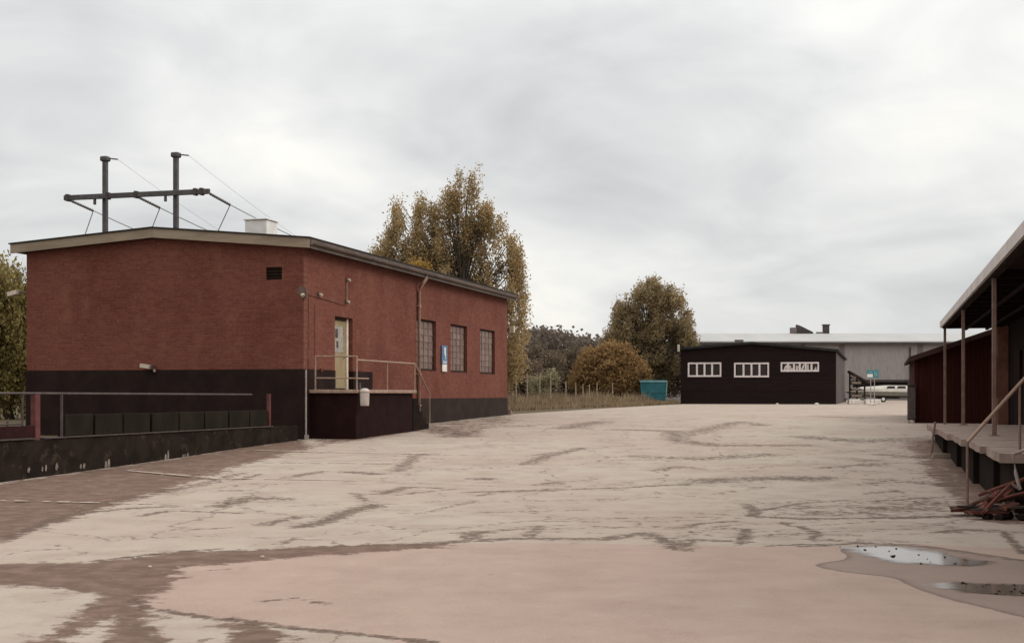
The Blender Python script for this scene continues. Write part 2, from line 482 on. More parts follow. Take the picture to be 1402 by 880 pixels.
SMEARS = [
    (0.35, 0.9, [(-2.7, 16.91), (-2.51, 17.59), (-2.38, 18.91), (-2.14, 20.16), (-2.04, 19.8)]),
    (0.3, 0.8, [(-2.21, 22.0), (-1.84, 23.38), (-1.33, 23.22)]),
    (0.5, 0.85, [(-3.33, 26.72), (-2.74, 26.22)]),
    (0.4, 0.75, [(-2.36, 26.89), (-2.26, 31.52), (-1.91, 31.52)]),
    (0.5, 0.8, [(-4.39, 19.69), (-4.24, 21.31), (-3.65, 21.04)]),
    (0.25, 0.8, [(-3.22, 17.09), (-3.15, 17.59), (-2.96, 18.19)]),
    (0.15, 0.8, [(-2.66, 15.0), (-2.58, 15.53)]),
    (0.4, 0.9, [(-0.7, 25.28), (-0.42, 25.28)]),
    (0.3, 0.9, [(-0.49, 15.53), (-0.47, 16.02), (-0.31, 16.19)]),
    (0.12, 0.8, [(-0.77, 16.63), (-0.55, 16.63)]),
    (0.25, 0.75, [(0.19, 15.77), (0.39, 16.91)]),
    (1.5, 0.75, [(-2.86, 44.37), (-1.44, 39.3)]),
    (1.2, 0.7, [(-1.09, 45.43), (0.4, 45.43)]),
    (0.5, 0.7, [(0.41, 29.33), (0.91, 31.52)]),
    (0.3, 0.75, [(-0.57, 21.72), (-0.21, 22.44), (0.73, 22.75)]),
    (0.3, 0.7, [(-5.26, 24.83), (-5.03, 26.22)]),
    (0.35, 0.75, [(-4.44, 25.28), (-3.88, 26.89)]),
    (0.35, 0.7, [(-5.07, 22.75), (-4.65, 22.75)]),
    (0.5, 0.75, [(0.3, 28.53), (0.8, 30.83), (1.8, 33.78)]),
    (1.2, 0.75, [(1.78, 43.85), (3.32, 49.34)]),
    (0.9, 0.75, [(3.43, 42.86), (5.15, 41.91), (4.63, 36.7), (5.36, 34.6), (7.67, 34.6)]),
    (1.0, 0.7, [(5.09, 39.3), (8.58, 49.34), (8.71, 45.98)]),
    (0.2, 0.9, [(-0.76, 22.29), (-0.01, 22.75), (2.07, 23.38), (3.55, 24.22)]),
    (1.0, 0.8, [(3.62, 24.68), (4.76, 25.28), (5.92, 25.43)]),
    (0.4, 0.7, [(2.9, 27.07), (3.64, 28.15), (3.93, 27.6)]),
    (0.4, 0.7, [(0.44, 24.05), (0.9, 24.83)]),
    (0.3, 0.85, [(-0.84, 15.0), (-0.01, 15.45), (1.05, 15.45), (1.63, 16.11), (1.73, 15.69), (1.89, 14.43)]),
    (0.2, 0.85, [(1.94, 14.78), (2.12, 15.45), (2.6, 15.22)]),
    (0.18, 0.85, [(2.63, 15.0), (2.95, 16.63)]),
    (0.2, 0.8, [(2.23, 16.81), (2.46, 17.29), (2.99, 17.69)]),
    (0.2, 0.95, [(3.59, 20.16), (3.5, 18.91), (3.32, 18.29), (3.99, 18.0), (4.92, 18.1), (6.4, 18.49)]),
    (0.22, 1.0, [(5.2, 18.1), (5.8, 18.25), (6.4, 18.4)]),
    (0.2, 0.8, [(3.55, 19.02), (4.52, 20.4), (5.33, 20.91)]),
    (0.15, 0.85, [(2.9, 14.78), (3.31, 14.93), (3.58, 14.93)]),
    (0.25, 0.85, [(5.06, 19.02), (5.26, 18.6)]),
    (0.15, 0.85, [(3.58, 17.49), (3.77, 16.28), (3.55, 15.45)]),
    (0.3, 0.8, [(5.32, 16.19), (5.65, 16.54), (6.06, 16.45)]),
    (0.12, 0.95, [(6.09, 16.28), (5.47, 14.04)]),
    (0.6, 0.75, [(8.74, 31.52), (9.71, 30.39)]),
    (0.5, 0.75, [(7.46, 24.68), (8.17, 23.71)]),
    (0.25, 0.85, [(-5.9, 15.15), (-6.13, 16.81), (-6.28, 18.49), (-5.71, 19.35), (-5.04, 19.69)]),
    (0.12, 0.95, [(-4.3, 13.54), (-3.6, 14.37), (-3.25, 14.57)]),
    (0.12, 1.0, [(-3.16, 10.93), (-2.92, 10.48), (-2.24, 10.03), (-1.61, 9.65), (-1.04, 9.33), (-0.56, 9.03)]),
    (0.2, 0.8, [(-5.19, 18.29), (-4.98, 19.02), (-3.85, 18.7)]),
    (0.15, 0.75, [(-4.14, 16.54), (-3.61, 16.81)]),
    (0.1, 0.7, [(-2.91, 12.75), (-2.66, 12.91)]),
    (0.12, 0.7, [(-2.06, 10.85), (-1.84, 11.01), (-1.49, 10.7)]),
    (1.0, 0.7, [(3.07, 30.83), (4.34, 30.17), (6.11, 31.52)]),
    (1.4, 0.7, [(8.54, 38.5), (9.68, 36.39), (11.61, 37.74)]),
    (1.2, 0.7, [(12.89, 55.36), (14.24, 53.5)]),
    (0.6, 0.7, [(6.62, 27.78), (7.91, 28.53)]),
    (0.35, 0.75, [(6.02, 22.15), (6.64, 22.59)]),
    (0.4, 0.7, [(-6.35, 19.02), (-6.25, 20.4), (-5.91, 22.59), (-5.44, 26.39)]),
    (0.14, 0.9, [(3.26, 14.71), (4.01, 15.07), (4.65, 14.71), (4.93, 14.1), (5.23, 13.42)])]
BAY_LINES = [[(-6.47, 32.73), (-1.91, 31.52)], [(-5.61, 28.93), (-2.51, 28.93)], [(-5.49, 25.28), (-2.89, 24.68)], [(-7.86, 26.89), (-5.6, 25.13)], [(-8.04, 20.65), (-5.1, 19.92)]]


# ------------------------------------------------------------------ ground: one sheet to the horizon
def seg_dist(P, a, b):
    a, b = np.array(a), np.array(b)
    d = b - a
    t = np.clip(((P - a) @ d) / max(d @ d, 1e-9), 0, 1)
    return np.linalg.norm(P - (a + t[:, None] * d), axis=1)


def poly_sd(P, poly):
    """signed distance, positive inside"""
    n = len(poly)
    d = np.full(len(P), 1e9); ins = np.zeros(len(P), bool)
    for i in range(n):
        a, b = poly[i], poly[(i + 1) % n]
        d = np.minimum(d, seg_dist(P, a, b))
        c = (a[1] > P[:, 1]) != (b[1] > P[:, 1])
        with np.errstate(divide='ignore', invalid='ignore'):
            xi = (b[0] - a[0]) * (P[:, 1] - a[1]) / (b[1] - a[1] + 1e-12) + a[0]
        ins ^= c & (P[:, 0] < xi)
    return np.where(ins, d, -d)


def rounded(poly, n=2):
    for _ in range(n):
        out = []
        for a, b in zip(poly, poly[1:] + poly[:1]):
            out += [(a[0] * .75 + b[0] * .25, a[1] * .75 + b[1] * .25), (a[0] * .25 + b[0] * .75, a[1] * .25 + b[1] * .75)]
        poly = out
    return poly


def sstep(x, a, b):
    t = np.clip((x - a) / (b - a), 0, 1)
    return t * t * (3 - 2 * t)


def ground_mat():
    m, nt, b = new_mat('yard_ground')
    tc = nt.nodes.new('ShaderNodeTexCoord').outputs['Object']

    def at(n):
        a = nt.nodes.new('ShaderNodeAttribute'); a.attribute_name = n
        return a.outputs['Fac']
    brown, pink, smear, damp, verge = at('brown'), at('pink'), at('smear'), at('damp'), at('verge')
    big = noise(nt, tc, .16, 4, .55)
    mid = noise(nt, tc, 1.1, 6, .62)
    fin = noise(nt, tc, 5.5, 8, .68)
    grit = noise(nt, tc, 70, 3, .7)
    # old asphalt, worn to pale stone
    old = mixc(nt, smooth(nt, big, .38, .62), (.360, .304, .250), (.342, .270, .224))
    old = mixc(nt, smooth(nt, mid, .40, .72), old, (0.304, 0.239, 0.195))
    new = mixc(nt, smooth(nt, mid, .35, .7), (0.344, 0.251, 0.206), (0.310, 0.223, 0.182))
    pk = smooth(nt, math_node(nt, 'ADD', pink, math_node(nt, 'MULTIPLY', math_node(nt, 'SUBTRACT', fin, .5), .5)), .47, .53)
    c = mixc(nt, pk, old, new)
    sp = noise(nt, tc, 24, 4, .7)
    c = mixc(nt, math_node(nt, 'MULTIPLY', smooth(nt, sp, .5, .8), .35), c, (0.221, 0.166, 0.136))
    c = mixc(nt, math_node(nt, 'MULTIPLY', smooth(nt, grit, .52, .72), .5), c, (0.440, 0.365, 0.304))
    blo = noise(nt, mapping(nt, tc, (1, 1, 1), (31, 7, 0)), 2.3, 8, .72)
    c = mixc(nt, math_node(nt, 'MULTIPLY', smooth(nt, blo, .50, .74), .45), c, (0.246, 0.177, 0.143))
    c = mixc(nt, math_node(nt, 'MULTIPLY', smooth(nt, math_node(nt, 'SUBTRACT', 1.0, blo), .52, .74), .35), c, (0.405, 0.334, 0.273))
    pit = nt.nodes.new('ShaderNodeTexVoronoi'); pit.inputs['Scale'].default_value = 38; nt.links.new(tc, pit.inputs['Vector'])
    c = mixc(nt, math_node(nt, 'MULTIPLY', math_node(nt, 'LESS_THAN', pit.outputs['Distance'], .22), math_node(nt, 'MULTIPLY', smooth(nt, mid, .4, .7), .55)), c, (.13, .092, .075))
    # open cracks of the old surface
    warp = nt.nodes.new('ShaderNodeVectorMath'); warp.operation = 'MULTIPLY_ADD'
    nz = nt.nodes.new('ShaderNodeTexNoise'); nz.inputs['Scale'].default_value = 1.3; nz.inputs['Detail'].default_value = 6
    nt.links.new(tc, nz.inputs['Vector'])
    nt.links.new(nz.outputs['Color'], warp.inputs[0]); warp.inputs[1].default_value = (1.1, 1.1, 0); nt.links.new(tc, warp.inputs[2])
    crk = []
    for sc, w in ((.28, .014), (.75, .018)):
        v = nt.nodes.new('ShaderNodeTexVoronoi'); v.feature = 'DISTANCE_TO_EDGE'; v.inputs['Scale'].default_value = sc
        nt.links.new(warp.outputs[0], v.inputs['Vector'])
        lim = math_node(nt, 'MULTIPLY', smooth(nt, fin, .42, .75), w * 1.6)
        crk.append(math_node(nt, 'LESS_THAN', v.outputs['Distance'], lim))
    crack = math_node(nt, 'MULTIPLY', math_node(nt, 'MAXIMUM', crk[0], math_node(nt, 'MULTIPLY', crk[1], smooth(nt, mid, .5, .6))), math_node(nt, 'SUBTRACT', 1.0, pk))
    crack = math_node(nt, 'MULTIPLY', crack, .55)
    c = mixc(nt, crack, c, (.085, .058, .046))
    # brown tone: soil and dirt in broken places, a band along the low wall
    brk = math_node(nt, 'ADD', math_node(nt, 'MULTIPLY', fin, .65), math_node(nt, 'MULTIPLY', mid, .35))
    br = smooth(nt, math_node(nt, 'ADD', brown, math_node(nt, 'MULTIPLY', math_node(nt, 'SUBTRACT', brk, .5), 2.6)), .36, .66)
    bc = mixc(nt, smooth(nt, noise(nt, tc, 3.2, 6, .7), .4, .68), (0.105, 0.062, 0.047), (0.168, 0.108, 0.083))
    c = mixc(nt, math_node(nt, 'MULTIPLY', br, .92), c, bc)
    fin2 = noise(nt, mapping(nt, tc, (1, 1, 1), (3, 17, 0)), 8.5, 7, .7)
    smn = math_node(nt, 'ADD', math_node(nt, 'MULTIPLY', fin, .45), math_node(nt, 'MULTIPLY', fin2, .55))
    sm = smooth(nt, math_node(nt, 'ADD', smear, math_node(nt, 'MULTIPLY', math_node(nt, 'SUBTRACT', smn, .5), 3.4)), .44, .86)
    c = mixc(nt, math_node(nt, 'MULTIPLY', sm, .86), c, mixc(nt, smooth(nt, sp, .35, .65), (.060, .039, .030), (.15, .104, .082)))
    # damp asphalt round the puddle
    dm = smooth(nt, math_node(nt, 'ADD', damp, math_node(nt, 'MULTIPLY', math_node(nt, 'SUBTRACT', fin, .5), .5)), .46, .54)
    c = mixc(nt, math_node(nt, 'MULTIPLY', dm, .55), c, (.150, .106, .086))
    rim = math_node(nt, 'MULTIPLY', dm, math_node(nt, 'SUBTRACT', 1.0, smooth(nt, damp, .55, .98)))
    c = mixc(nt, math_node(nt, 'MULTIPLY', rim, .5), c, (.095, .066, .054))
    # verge soil
    vg = smooth(nt, math_node(nt, 'ADD', verge, math_node(nt, 'MULTIPLY', math_node(nt, 'SUBTRACT', fin, .5), .6)), .45, .55)
    c = mixc(nt, vg, c, mixc(nt, mid, (.070, .052, .034), (.13, .098, .058)))
    nt.links.new(c, b.inputs['Base Color'])
    r = math_node(nt, 'SUBTRACT', .92, math_node(nt, 'MULTIPLY', dm, .22))
    nt.links.new(r, b.inputs['Roughness'])
    b.inputs['Specular IOR Level'].default_value = .07
    h = math_node(nt, 'SUBTRACT', math_node(nt, 'ADD', math_node(nt, 'MULTIPLY', grit, .25), math_node(nt, 'MULTIPLY', sp, .5)),
                  math_node(nt, 'ADD', math_node(nt, 'MULTIPLY', crack, 1.0), math_node(nt, 'MULTIPLY', sm, .6)))
    set_bump(nt, b, h, .35, .02)
    return m


def build_ground():
    xs = np.concatenate([-np.geomspace(16, 900, 26)[::-1][:-1], np.arange(-16, -9, .3), np.arange(-9, 9, .09), np.arange(9, 18, .2), np.geomspace(18, 900, 30)])
    ys = [-60., -20, 0, 4, 7]
    y = 8.3
    while y < 130:
        ys.append(y); y += max(.045, y * .0052)
    ys += list(np.geomspace(130, 2600, 22))
    ys = np.array(ys)
    X, Y = np.meshgrid(xs, ys)
    P = np.stack([X.ravel(), Y.ravel()], 1)
    Z = g(P[:, 1])
    near = sstep(60 - np.abs(P[:, 1]), 0, 30) * np.maximum(sstep(P[:, 1], 16, 20), sstep(-P[:, 0], -2, -.5))
    Z = Z + near * (.012 * np.sin(P[:, 0] * .9 + 1.3 * np.sin(P[:, 1] * .31)) * np.sin(P[:, 1] * .63 + 2))
    far = P[:, 1] > 170
    Z = np.where(far, Z + .0 * Z, Z)
    nx, ny = len(xs), len(ys)
    me = bpy.data.meshes.new('ground')
    i = np.arange(nx * ny).reshape(ny, nx)
    F = np.stack([i[:-1, :-1].ravel(), i[:-1, 1:].ravel(), i[1:, 1:].ravel(), i[1:, :-1].ravel()], 1)
    me.vertices.add(len(P)); me.vertices.foreach_set('co', np.column_stack([P, Z]).astype(np.float32).ravel())
    me.loops.add(F.size); me.loops.foreach_set('vertex_index', F.ravel().astype(np.int32))
    me.polygons.add(len(F)); me.polygons.foreach_set('loop_start', np.arange(0, F.size, 4, dtype=np.int32))
    me.polygons.foreach_set('use_smooth', np.ones(len(F), bool))
    me.update(); me.validate()

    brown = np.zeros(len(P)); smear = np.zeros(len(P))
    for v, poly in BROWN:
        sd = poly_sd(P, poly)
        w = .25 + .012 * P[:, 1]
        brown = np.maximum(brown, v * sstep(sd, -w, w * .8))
    for w, s, L in SMEARS:
        d = np.full(len(P), 1e9)
        for a, b_ in zip(L[:-1], L[1:]):
            d = np.minimum(d, seg_dist(P, a, b_))
        smear = np.maximum(smear, s * np.exp(-(d / (w * .75)) ** 2))
    rs = np.random.default_rng(3)
    for _ in range(150):
        x, y = rs.uniform(-6.5, 7.5), 15.4 + rs.uniform(0, 1) ** 1.4 * 34
        if x < -.35 * (y - 10) * .55 - 1:
            continue
        ang = rs.normal(.35, .5); ln = rs.uniform(.3, 1.6) * (1 + y / 40)
        dx, dy = math.cos(ang) * ln, math.sin(ang) * ln
        m_ = (np.abs(P[:, 0] - x) < 4) & (np.abs(P[:, 1] - y) < 4)
        d = seg_dist(P[m_], (x, y), (x + dx, y + dy))
        smear[m_] = np.maximum(smear[m_], rs.uniform(.45, .72) * np.exp(-(d / rs.uniform(.06, .22)) ** 2))
    pink = sstep(poly_sd(P, PINK), -.12, .12)
    damp = sstep(poly_sd(P, rounded(DAMP)), -.14, .14)
    # the verge: beyond the yard's far left edge, and behind the low wall
    A, B = np.array((-.9, 65.)), np.array((14.3, 111.2))
    d = B - A; d = d / np.linalg.norm(d)
    sdl = (P - A) @ np.array((-d[1], d[0]))
    verge = np.where(P[:, 1] > 55, sstep(sdl, -.25, .25), 0)
    verge = np.where((P[:, 1] > 150), 1, verge)
    c_, s_ = math.cos(TH), math.sin(TH)
    vloc = (P[:, 0] + 5.9) * c_ + (P[:, 1] - 37.2) * s_
    verge = np.maximum(verge, sstep(-vloc, .1, .4) * (P[:, 1] > 5))
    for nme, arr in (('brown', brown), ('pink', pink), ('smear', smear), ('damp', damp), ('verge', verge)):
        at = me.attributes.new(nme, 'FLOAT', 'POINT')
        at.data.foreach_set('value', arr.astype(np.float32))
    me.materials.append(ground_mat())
    o = bpy.data.objects.new('ground', me); col.objects.link(o)
    tag(o, 'pale cracked asphalt yard with brown dirt and a dry verge', 'ground', kind='structure')


build_ground()


def build_puddles():
    m, nt, b = new_mat('puddle_water')
    tc = nt.nodes.new('ShaderNodeTexCoord').outputs['Object']
    b.inputs['Base Color'].default_value = (.15, .112, .09, 1)
    b.inputs['Roughness'].default_value = .09
    b.inputs['IOR'].default_value = 1.33
    b.inputs['Specular IOR Level'].default_value = .5
    set_bump(nt, b, noise(nt, tc, 9, 3), .05, .01)
    a = nt.nodes.new('ShaderNodeAttribute'); a.attribute_name = 'pool'
    n1 = noise(nt, tc, 4.0, 7, .7)
    k = smooth(nt, math_node(nt, 'ADD', a.outputs['Fac'], math_node(nt, 'MULTIPLY', math_node(nt, 'SUBTRACT', n1, .5), 1.6)), .28, .95)
    tr = nt.nodes.new('ShaderNodeBsdfTransparent')
    mx = nt.nodes.new('ShaderNodeMixShader')
    out = [n for n in nt.nodes if n.type == 'OUTPUT_MATERIAL'][0]
    nt.links.new(k, mx.inputs[0]); nt.links.new(tr.outputs[0], mx.inputs[1]); nt.links.new(b.outputs[0], mx.inputs[2])
    nt.links.new(mx.outputs[0], out.inputs[0])
    rnd = random.Random(5)
    for q, poly in enumerate(PUDDLES):
        xs = np.arange(min(p[0] for p in poly) - .2, max(p[0] for p in poly) + .2, .035)
        ys = np.arange(min(p[1] for p in poly) - .2, max(p[1] for p in poly) + .2, .035)
        X, Y = np.meshgrid(xs, ys)
        P = np.stack([X.ravel(), Y.ravel()], 1)
        sd = poly_sd(P, rounded(poly))
        idx = np.arange(len(P)).reshape(X.shape)
        mb = MB()
        mb.v = [(x, y, .004) for x, y in P]
        keep = sd.reshape(X.shape) > -.18
        for i in range(len(ys) - 1):
            for j in range(len(xs) - 1):
                if keep[i, j] and keep[i + 1, j] and keep[i, j + 1] and keep[i + 1, j + 1]:
                    mb.f.append((idx[i, j], idx[i, j + 1], idx[i + 1, j + 1], idx[i + 1, j]))
        me = bpy.data.meshes.new('puddle'); me.from_pydata(mb.v, [], mb.f)
        at = me.attributes.new('pool', 'FLOAT', 'POINT'); at.data.foreach_set('value', sstep(sd, -.18, .30).astype(np.float32))
        me.materials.append(m)
        o = bpy.data.objects.new('puddle', me); col.objects.link(o)
        tag(o, ['long puddle mirroring bright sky by the crack', 'smaller puddle with dark reflections in the damp asphalt'][q], 'puddle', kind='structure')
    # stones lying in the puddles
    bmx = bmesh.new(); bmesh.ops.create_icosphere(bmx, subdivisions=1, radius=.5)
    st = MB().add([(v.co.x * rnd.uniform(.6, 1.2), v.co.y * rnd.uniform(.6, 1.1), v.co.z * rnd.uniform(.4, .9)) for v in bmx.verts], [tuple(v.index for v in f.verts) for f in bmx.faces])
    bmx.free()
    proto = None
    for i in range(34):
        poly = PUDDLES[i % 2]
        for _ in range(50):
            x = rnd.uniform(min(p[0] for p in poly), max(p[0] for p in poly)); y = rnd.uniform(min(p[1] for p in poly), max(p[1] for p in poly))
            if poly_sd(np.array([[x, y]]), poly)[0] > .06:
                break
        if proto is None:
            o = proto = st.build('stone', M['concrete_mid'])
        else:
            o = bpy.data.objects.new('stone', proto.data); col.objects.link(o)
        o.location = (x, y, .006); sz = rnd.uniform(.015, .035); o.scale = (sz * rnd.uniform(.7, 1.6), sz, sz * rnd.uniform(.7, 1.2)); o.rotation_euler = (0, 0, rnd.uniform(0, 6))
        tag(o, 'small dark stone sticking out of the %s' % ['long bright puddle', 'smaller dark puddle'][i % 2], 'stone', 'stones in the %s puddle' % ['long', 'small'][i % 2])


build_puddles()


def bay_lines():
    for k, L in enumerate(BAY_LINES):
        (x0, y0), (x1, y1) = L
        n = 24
        d = Vector((x1 - x0, y1 - y0)).normalized(); nn = Vector((-d.y, d.x))
        rnd = random.Random(k)
        mb = MB()
        for i in range(n):
            if rnd.random() < .22:
                continue
            a = Vector((x0, y0)).lerp(Vector((x1, y1)), i / n); b = Vector((x0, y0)).lerp(Vector((x1, y1)), (i + rnd.uniform(.75, 1.0)) / n)
            w0, w1 = rnd.uniform(.025, .06), rnd.uniform(.025, .06)
            q = [a - nn * w0, b - nn * w1, b + nn * w0, a + nn * w1]
            mb.add([(p.x, p.y, gz(p.y) + .02) for p in q], [(0, 1, 2, 3)])
        o = mb.build('parking_line', M['line_paint'])
        tag(o, 'worn white parking bay line on the asphalt', 'line', 'parking bay lines', 'structure')


bay_lines()


for k, (x, y, s_) in enumerate(((-2.6, 13.7, .05), (4.05, 15.4, .06), (-3.55, 12.9, .05), (-.2, 12.4, .03), (6.3, 20.6, .09), (-3.9, 13.6, .04), (2.2, 17.1, .04), (-4.4, 13.4, .035), (1.0, 22.0, .06), (-4.6, 27.5, .08))):
    rk = random.Random(k + 60)
    pts = [(math.cos(a) * rk.uniform(.6, 1.1), math.sin(a) * rk.uniform(.5, 1.0)) for a in np.linspace(0, 5.4, 7)]
    o = MB().prism(pts, 'z', 0, .35).build('litter_scrap', M['paper_pale'])
    o.location = (x, y, gz(y) + .012); o.scale = (s_ * .5, s_ * .5, s_ * .5); o.rotation_euler = (0, 0, k)
    tag(o, 'small pale scrap of litter on the open asphalt', 'litter', 'pale scraps on the asphalt')


# ------------------------------------------------------------------ brick building with the loading platform
def brick_building():
    B = thing('brick_building', 'red brick building with low gable roof, black plinth and a loading platform', 'building', (-5.9, 37.2, 0), TH)
    W, L = 9.08, 21.1
    # gable wall: outline above the plinth, with the vent opening cut out of it as separate strips
    ze_l, ze_r, zr, xr = 5.98, 5.86, 6.28, -4.66
    def ztop(x):
        return ze_l + (zr - ze_l) * (x + W) / (xr + W) if x < xr else zr + (ze_r - zr) * (x - xr) / (-xr)
    mb = MB()
    th = .3
    vx0, vx1, vz0, vz1 = -1.17, -.67, 4.97, 5.33
    zp = 2.42
    def gp(x0, x1, z0, z1=None):
        if z1 is None:
            pts = [(x0, z0), (x1, z0), (x1, ztop(x1))] + ([(xr, zr)] if x0 < xr < x1 else []) + [(x0, ztop(x0))]
        else:
            pts = [(x0, z0), (x1, z0), (x1, z1), (x0, z1)]
        mb.prism(pts, 'y', 0, th)
    gp(-W, vx0, zp); gp(vx0, vx1, zp, vz0); gp(vx0, vx1, vz1); gp(vx1, 0, zp)
    gw = mb.build('gable_wall', M['brick_x'], B)
    v = MB()
    v.box(vx0, vx1, .12, .16, vz0, vz1).build('vent_opening', M['black'], gw)
    for k in range(4):
        z = vz0 + .045 + k * .09
        MB().prism([(.03, z + .02), (.10, z - .03), (.11, z - .02), (.04, z + .03)], 'x', vx0 + .005, vx1 - .005).build('louvre', M['soffit'], gw)
    # long wall with door and window openings, built as strips round them
    mb = MB()
    t0 = .302
    wins = [(9.42, 11.53), (13.24, 15.3), (17.05, 19.2)]
    wz0, wz1 = 2.56, 4.39
    dy0, dy1, dz0, dz1 = 2.22, 3.60, 1.86, 4.05
    def sw(y0, y1, z0, z1):
        mb.box(-th, 0, y0, y1, z0, z1)
    zt = 5.86
    sw(t0, dy0, zp, zt); sw(dy0, dy1, dz1, zt); sw(dy1, 5.2, zp, zt)
    sw(5.2, wins[0][0], 1.56, zt)
    for k, (a, b_) in enumerate(wins):
        sw(a, b_, 1.56, wz0); sw(a, b_, wz1, zt)
        sw(b_, wins[k + 1][0] if k < 2 else L, 1.56, zt)
    lw = mb.build('long_wall', M['brick_y'], B)
    # the two hidden walls
    MB().box(-W, -W + th, t0, L - .302, zp, 5.97).build('rear_side_wall', M['brick_y'], B)
    mb = MB(); mb.prism([(-W, 1.56), (-.302, 1.56), (-.302, ztop(-.3)), (xr, zr), (-W, ztop(-W))], 'y', L - .3, L); mb.build('rear_gable_wall', M['brick_x'], B)
    # plinth
    MB().box(-W - .02, .0, -.02, .32, -.2, zp).box(-W - .02, -W + .3, .32, L, -.2, zp).build('gable_plinth', M['tar'], B)
    pl = MB(); pl.box(-.3, .022, .0, dy0, -.1, zp - .003).box(-.3, .022, dy1, 5.2, -.1, zp - .003).box(-.3, .022, dy0, dy1, -.1, dz0)
    pl.build('high_plinth', M['tar'], B)
    MB().box(-.3, .022, 5.202, L + .02, -.1, 1.56).build('low_plinth', M['tar2'], B)
    # roof
    ov_f, ov_l, ov_r, ov_b = .28, .37, .30, .35
    xl, xR = -W - ov_l, ov_r
    sl = (zr - ze_l) / (xr + W); sr = (zr - ze_r) / (-xr)
    zl, zR = ze_l - sl * ov_l, ze_r - sr * ov_r
    hgt = .25
    mb = MB()
    mb.prism([(xl, zl + .02), (xr, zr + .02), (xR, zR + .02), (xR, zR + hgt), (xr, zr + hgt), (xl, zl + hgt)], 'y', -ov_f + .05, L + ov_b)
    rf = mb.build('roof', M['soffit'], B)
    mb = MB()
    mb.prism([(xl - .04, zl + hgt + .003), (xr, zr + hgt + .003), (xR + .04, zR + hgt + .003), (xR + .04, zR + hgt + .04), (xr, zr + hgt + .045), (xl - .04, zl + hgt + .04)], 'y', -ov_f - .04, L + ov_b + .03)
    mb.build('roof_felt', M['roof_felt'], rf)
    for nm, poly in (('fascia_board', [(xl, zl - .02), (xr - .003, zr - .02), (xr - .003, zr + hgt - .004), (xl, zl + hgt - .004)]),
                     ('fascia_board', [(xr + .003, zr - .02), (xR, zR - .02), (xR, zR + hgt - .004), (xr + .003, zr + hgt - .004)])):
        mb = MB(); mb.prism(poly, 'y', -ov_f, -ov_f + .045); mb.build(nm, M['fascia'], rf)
    # eave gutter on the long side
    gm = MB()
    gx, gzz = xR + .07, zR + .13
    prof = [(gx + .065 * math.cos(a), gzz + .065 * math.sin(a)) for a in np.linspace(math.pi, 2 * math.pi, 9)]
    prof += [(gx + .055 * math.cos(a), gzz + .055 * math.sin(a)) for a in np.linspace(2 * math.pi, math.pi, 9)]
    gm.prism(prof, 'y', -ov_f + .03, L + ov_b)
    gm.build('gutter', M['gutter'], rf)
    MB().box(xR + .001, xR + .022, -ov_f + .05, L + ov_b - .01, zR - .03, zR + hgt - .01).build('eave_board', M['gutter'], rf)
    # downpipe: swan neck under the gutter, then straight to the ground
    dp = MB()
    yd = 9.47
    dp.tube([(gx, yd, gzz - .05), (gx, yd, gzz - .16), (.10, yd, gzz - .52), (.075, yd, gzz - .62), (.075, yd, .72)], .055, 10)
    dpo = dp.build('downpipe', M['pipe'], B, smooth_shade=True)
    for z in (1.3, 2.4, 3.6, 4.8):
        MB().box(.0, .14, yd - .07, yd + .07, z, z + .04).build('pipe_clip', M['pipe'], dpo)
    MB().tube([(.075, yd, .73), (.10, yd, .68), (.22, yd - .02, .64)], .058, 10).build('pipe_shoe', M['pipe'], dpo)
    # conduit at the corner
    cd = MB(); cd.tube([(.045, .06, .45), (.045, .06, 2.40)], .028, 8)
    cdo = cd.build('corner_conduit', M['conduit'], B)
    MB().box(.01, .11, .0, .12, .44, .56).build('conduit_foot', M['conduit'], cdo)
    MB().tube([(.022, .30, 2.45), (.022, .30, 4.55), (.022, 3.0, 4.43)], .013, 6).tube([(.022, .75, 2.45), (.022, .75, 4.3)], .011, 6).build('wall_cable', M['pier'], B)
    # windows: frame, bars and single panes
    for (a, b_) in wins:
        w = bpy.data.objects.new('window', None); col.objects.link(w); w.parent = B
        xo = -.11
        fm = MB()
        fm.box(xo - .05, xo + .02, a, a + .06, wz0, wz1).box(xo - .05, xo + .02, b_ - .06, b_, wz0, wz1)
        fm.box(xo - .05, xo + .02, a + .06, b_ - .06, wz0, wz0 + .06).box(xo - .05, xo + .02, a + .06, b_ - .06, wz1 - .06, wz1)
        fm.build('window_frame', M['frame_dark'], w)
        cols, rows = 4, 7
        ya, yb, za, zb = a + .06, b_ - .06, wz0 + .06, wz1 - .06
        cw, ch = (yb - ya) / cols, (zb - za) / rows
        mm = MB()
        for i in range(1, cols):
            mm.box(xo - .03, xo + .008, ya + i * cw - .012, ya + i * cw + .012, za, zb)
        for j in range(1, rows):
            mm.box(xo - .032, xo + .005, ya, yb, za + j * ch - .012, za + j * ch + .012)
        mm.build('glazing_bars', M['muntin'], w)
        pn = {}
        for i in range(cols):
            for j in range(rows):
                k = 'pane' if random.random() < .55 else 'pane2'
                if k not in pn:
                    pn[k] = MB().box(-.004, .004, -cw / 2 + .013, cw / 2 - .013, -ch / 2 + .013, ch / 2 - .013).build('pane', M[k], w)
                    o = pn[k]
                else:
                    o = share('pane', pn[k], w)
                o.location = (xo - .012 + random.uniform(-.003, .003), ya + (i + .5) * cw, za + (j + .5) * ch)
                o.rotation_euler = (0, random.uniform(-.02, .02), random.uniform(-.03, .03))
        MB().box(-.11, .012, a - .0, b_ + .0, wz0 - .0, wz0 + .03).build('sill', M['frame_dark'], w)
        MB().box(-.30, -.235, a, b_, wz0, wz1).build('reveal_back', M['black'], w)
    # door, set back in its reveal
    d = bpy.data.objects.new('door', None); col.objects.link(d); d.parent = B
    MB().box(-.245, -.215, dy0, dy1, dz0, dz1).build('door_backing', M['frame_dark'], d)
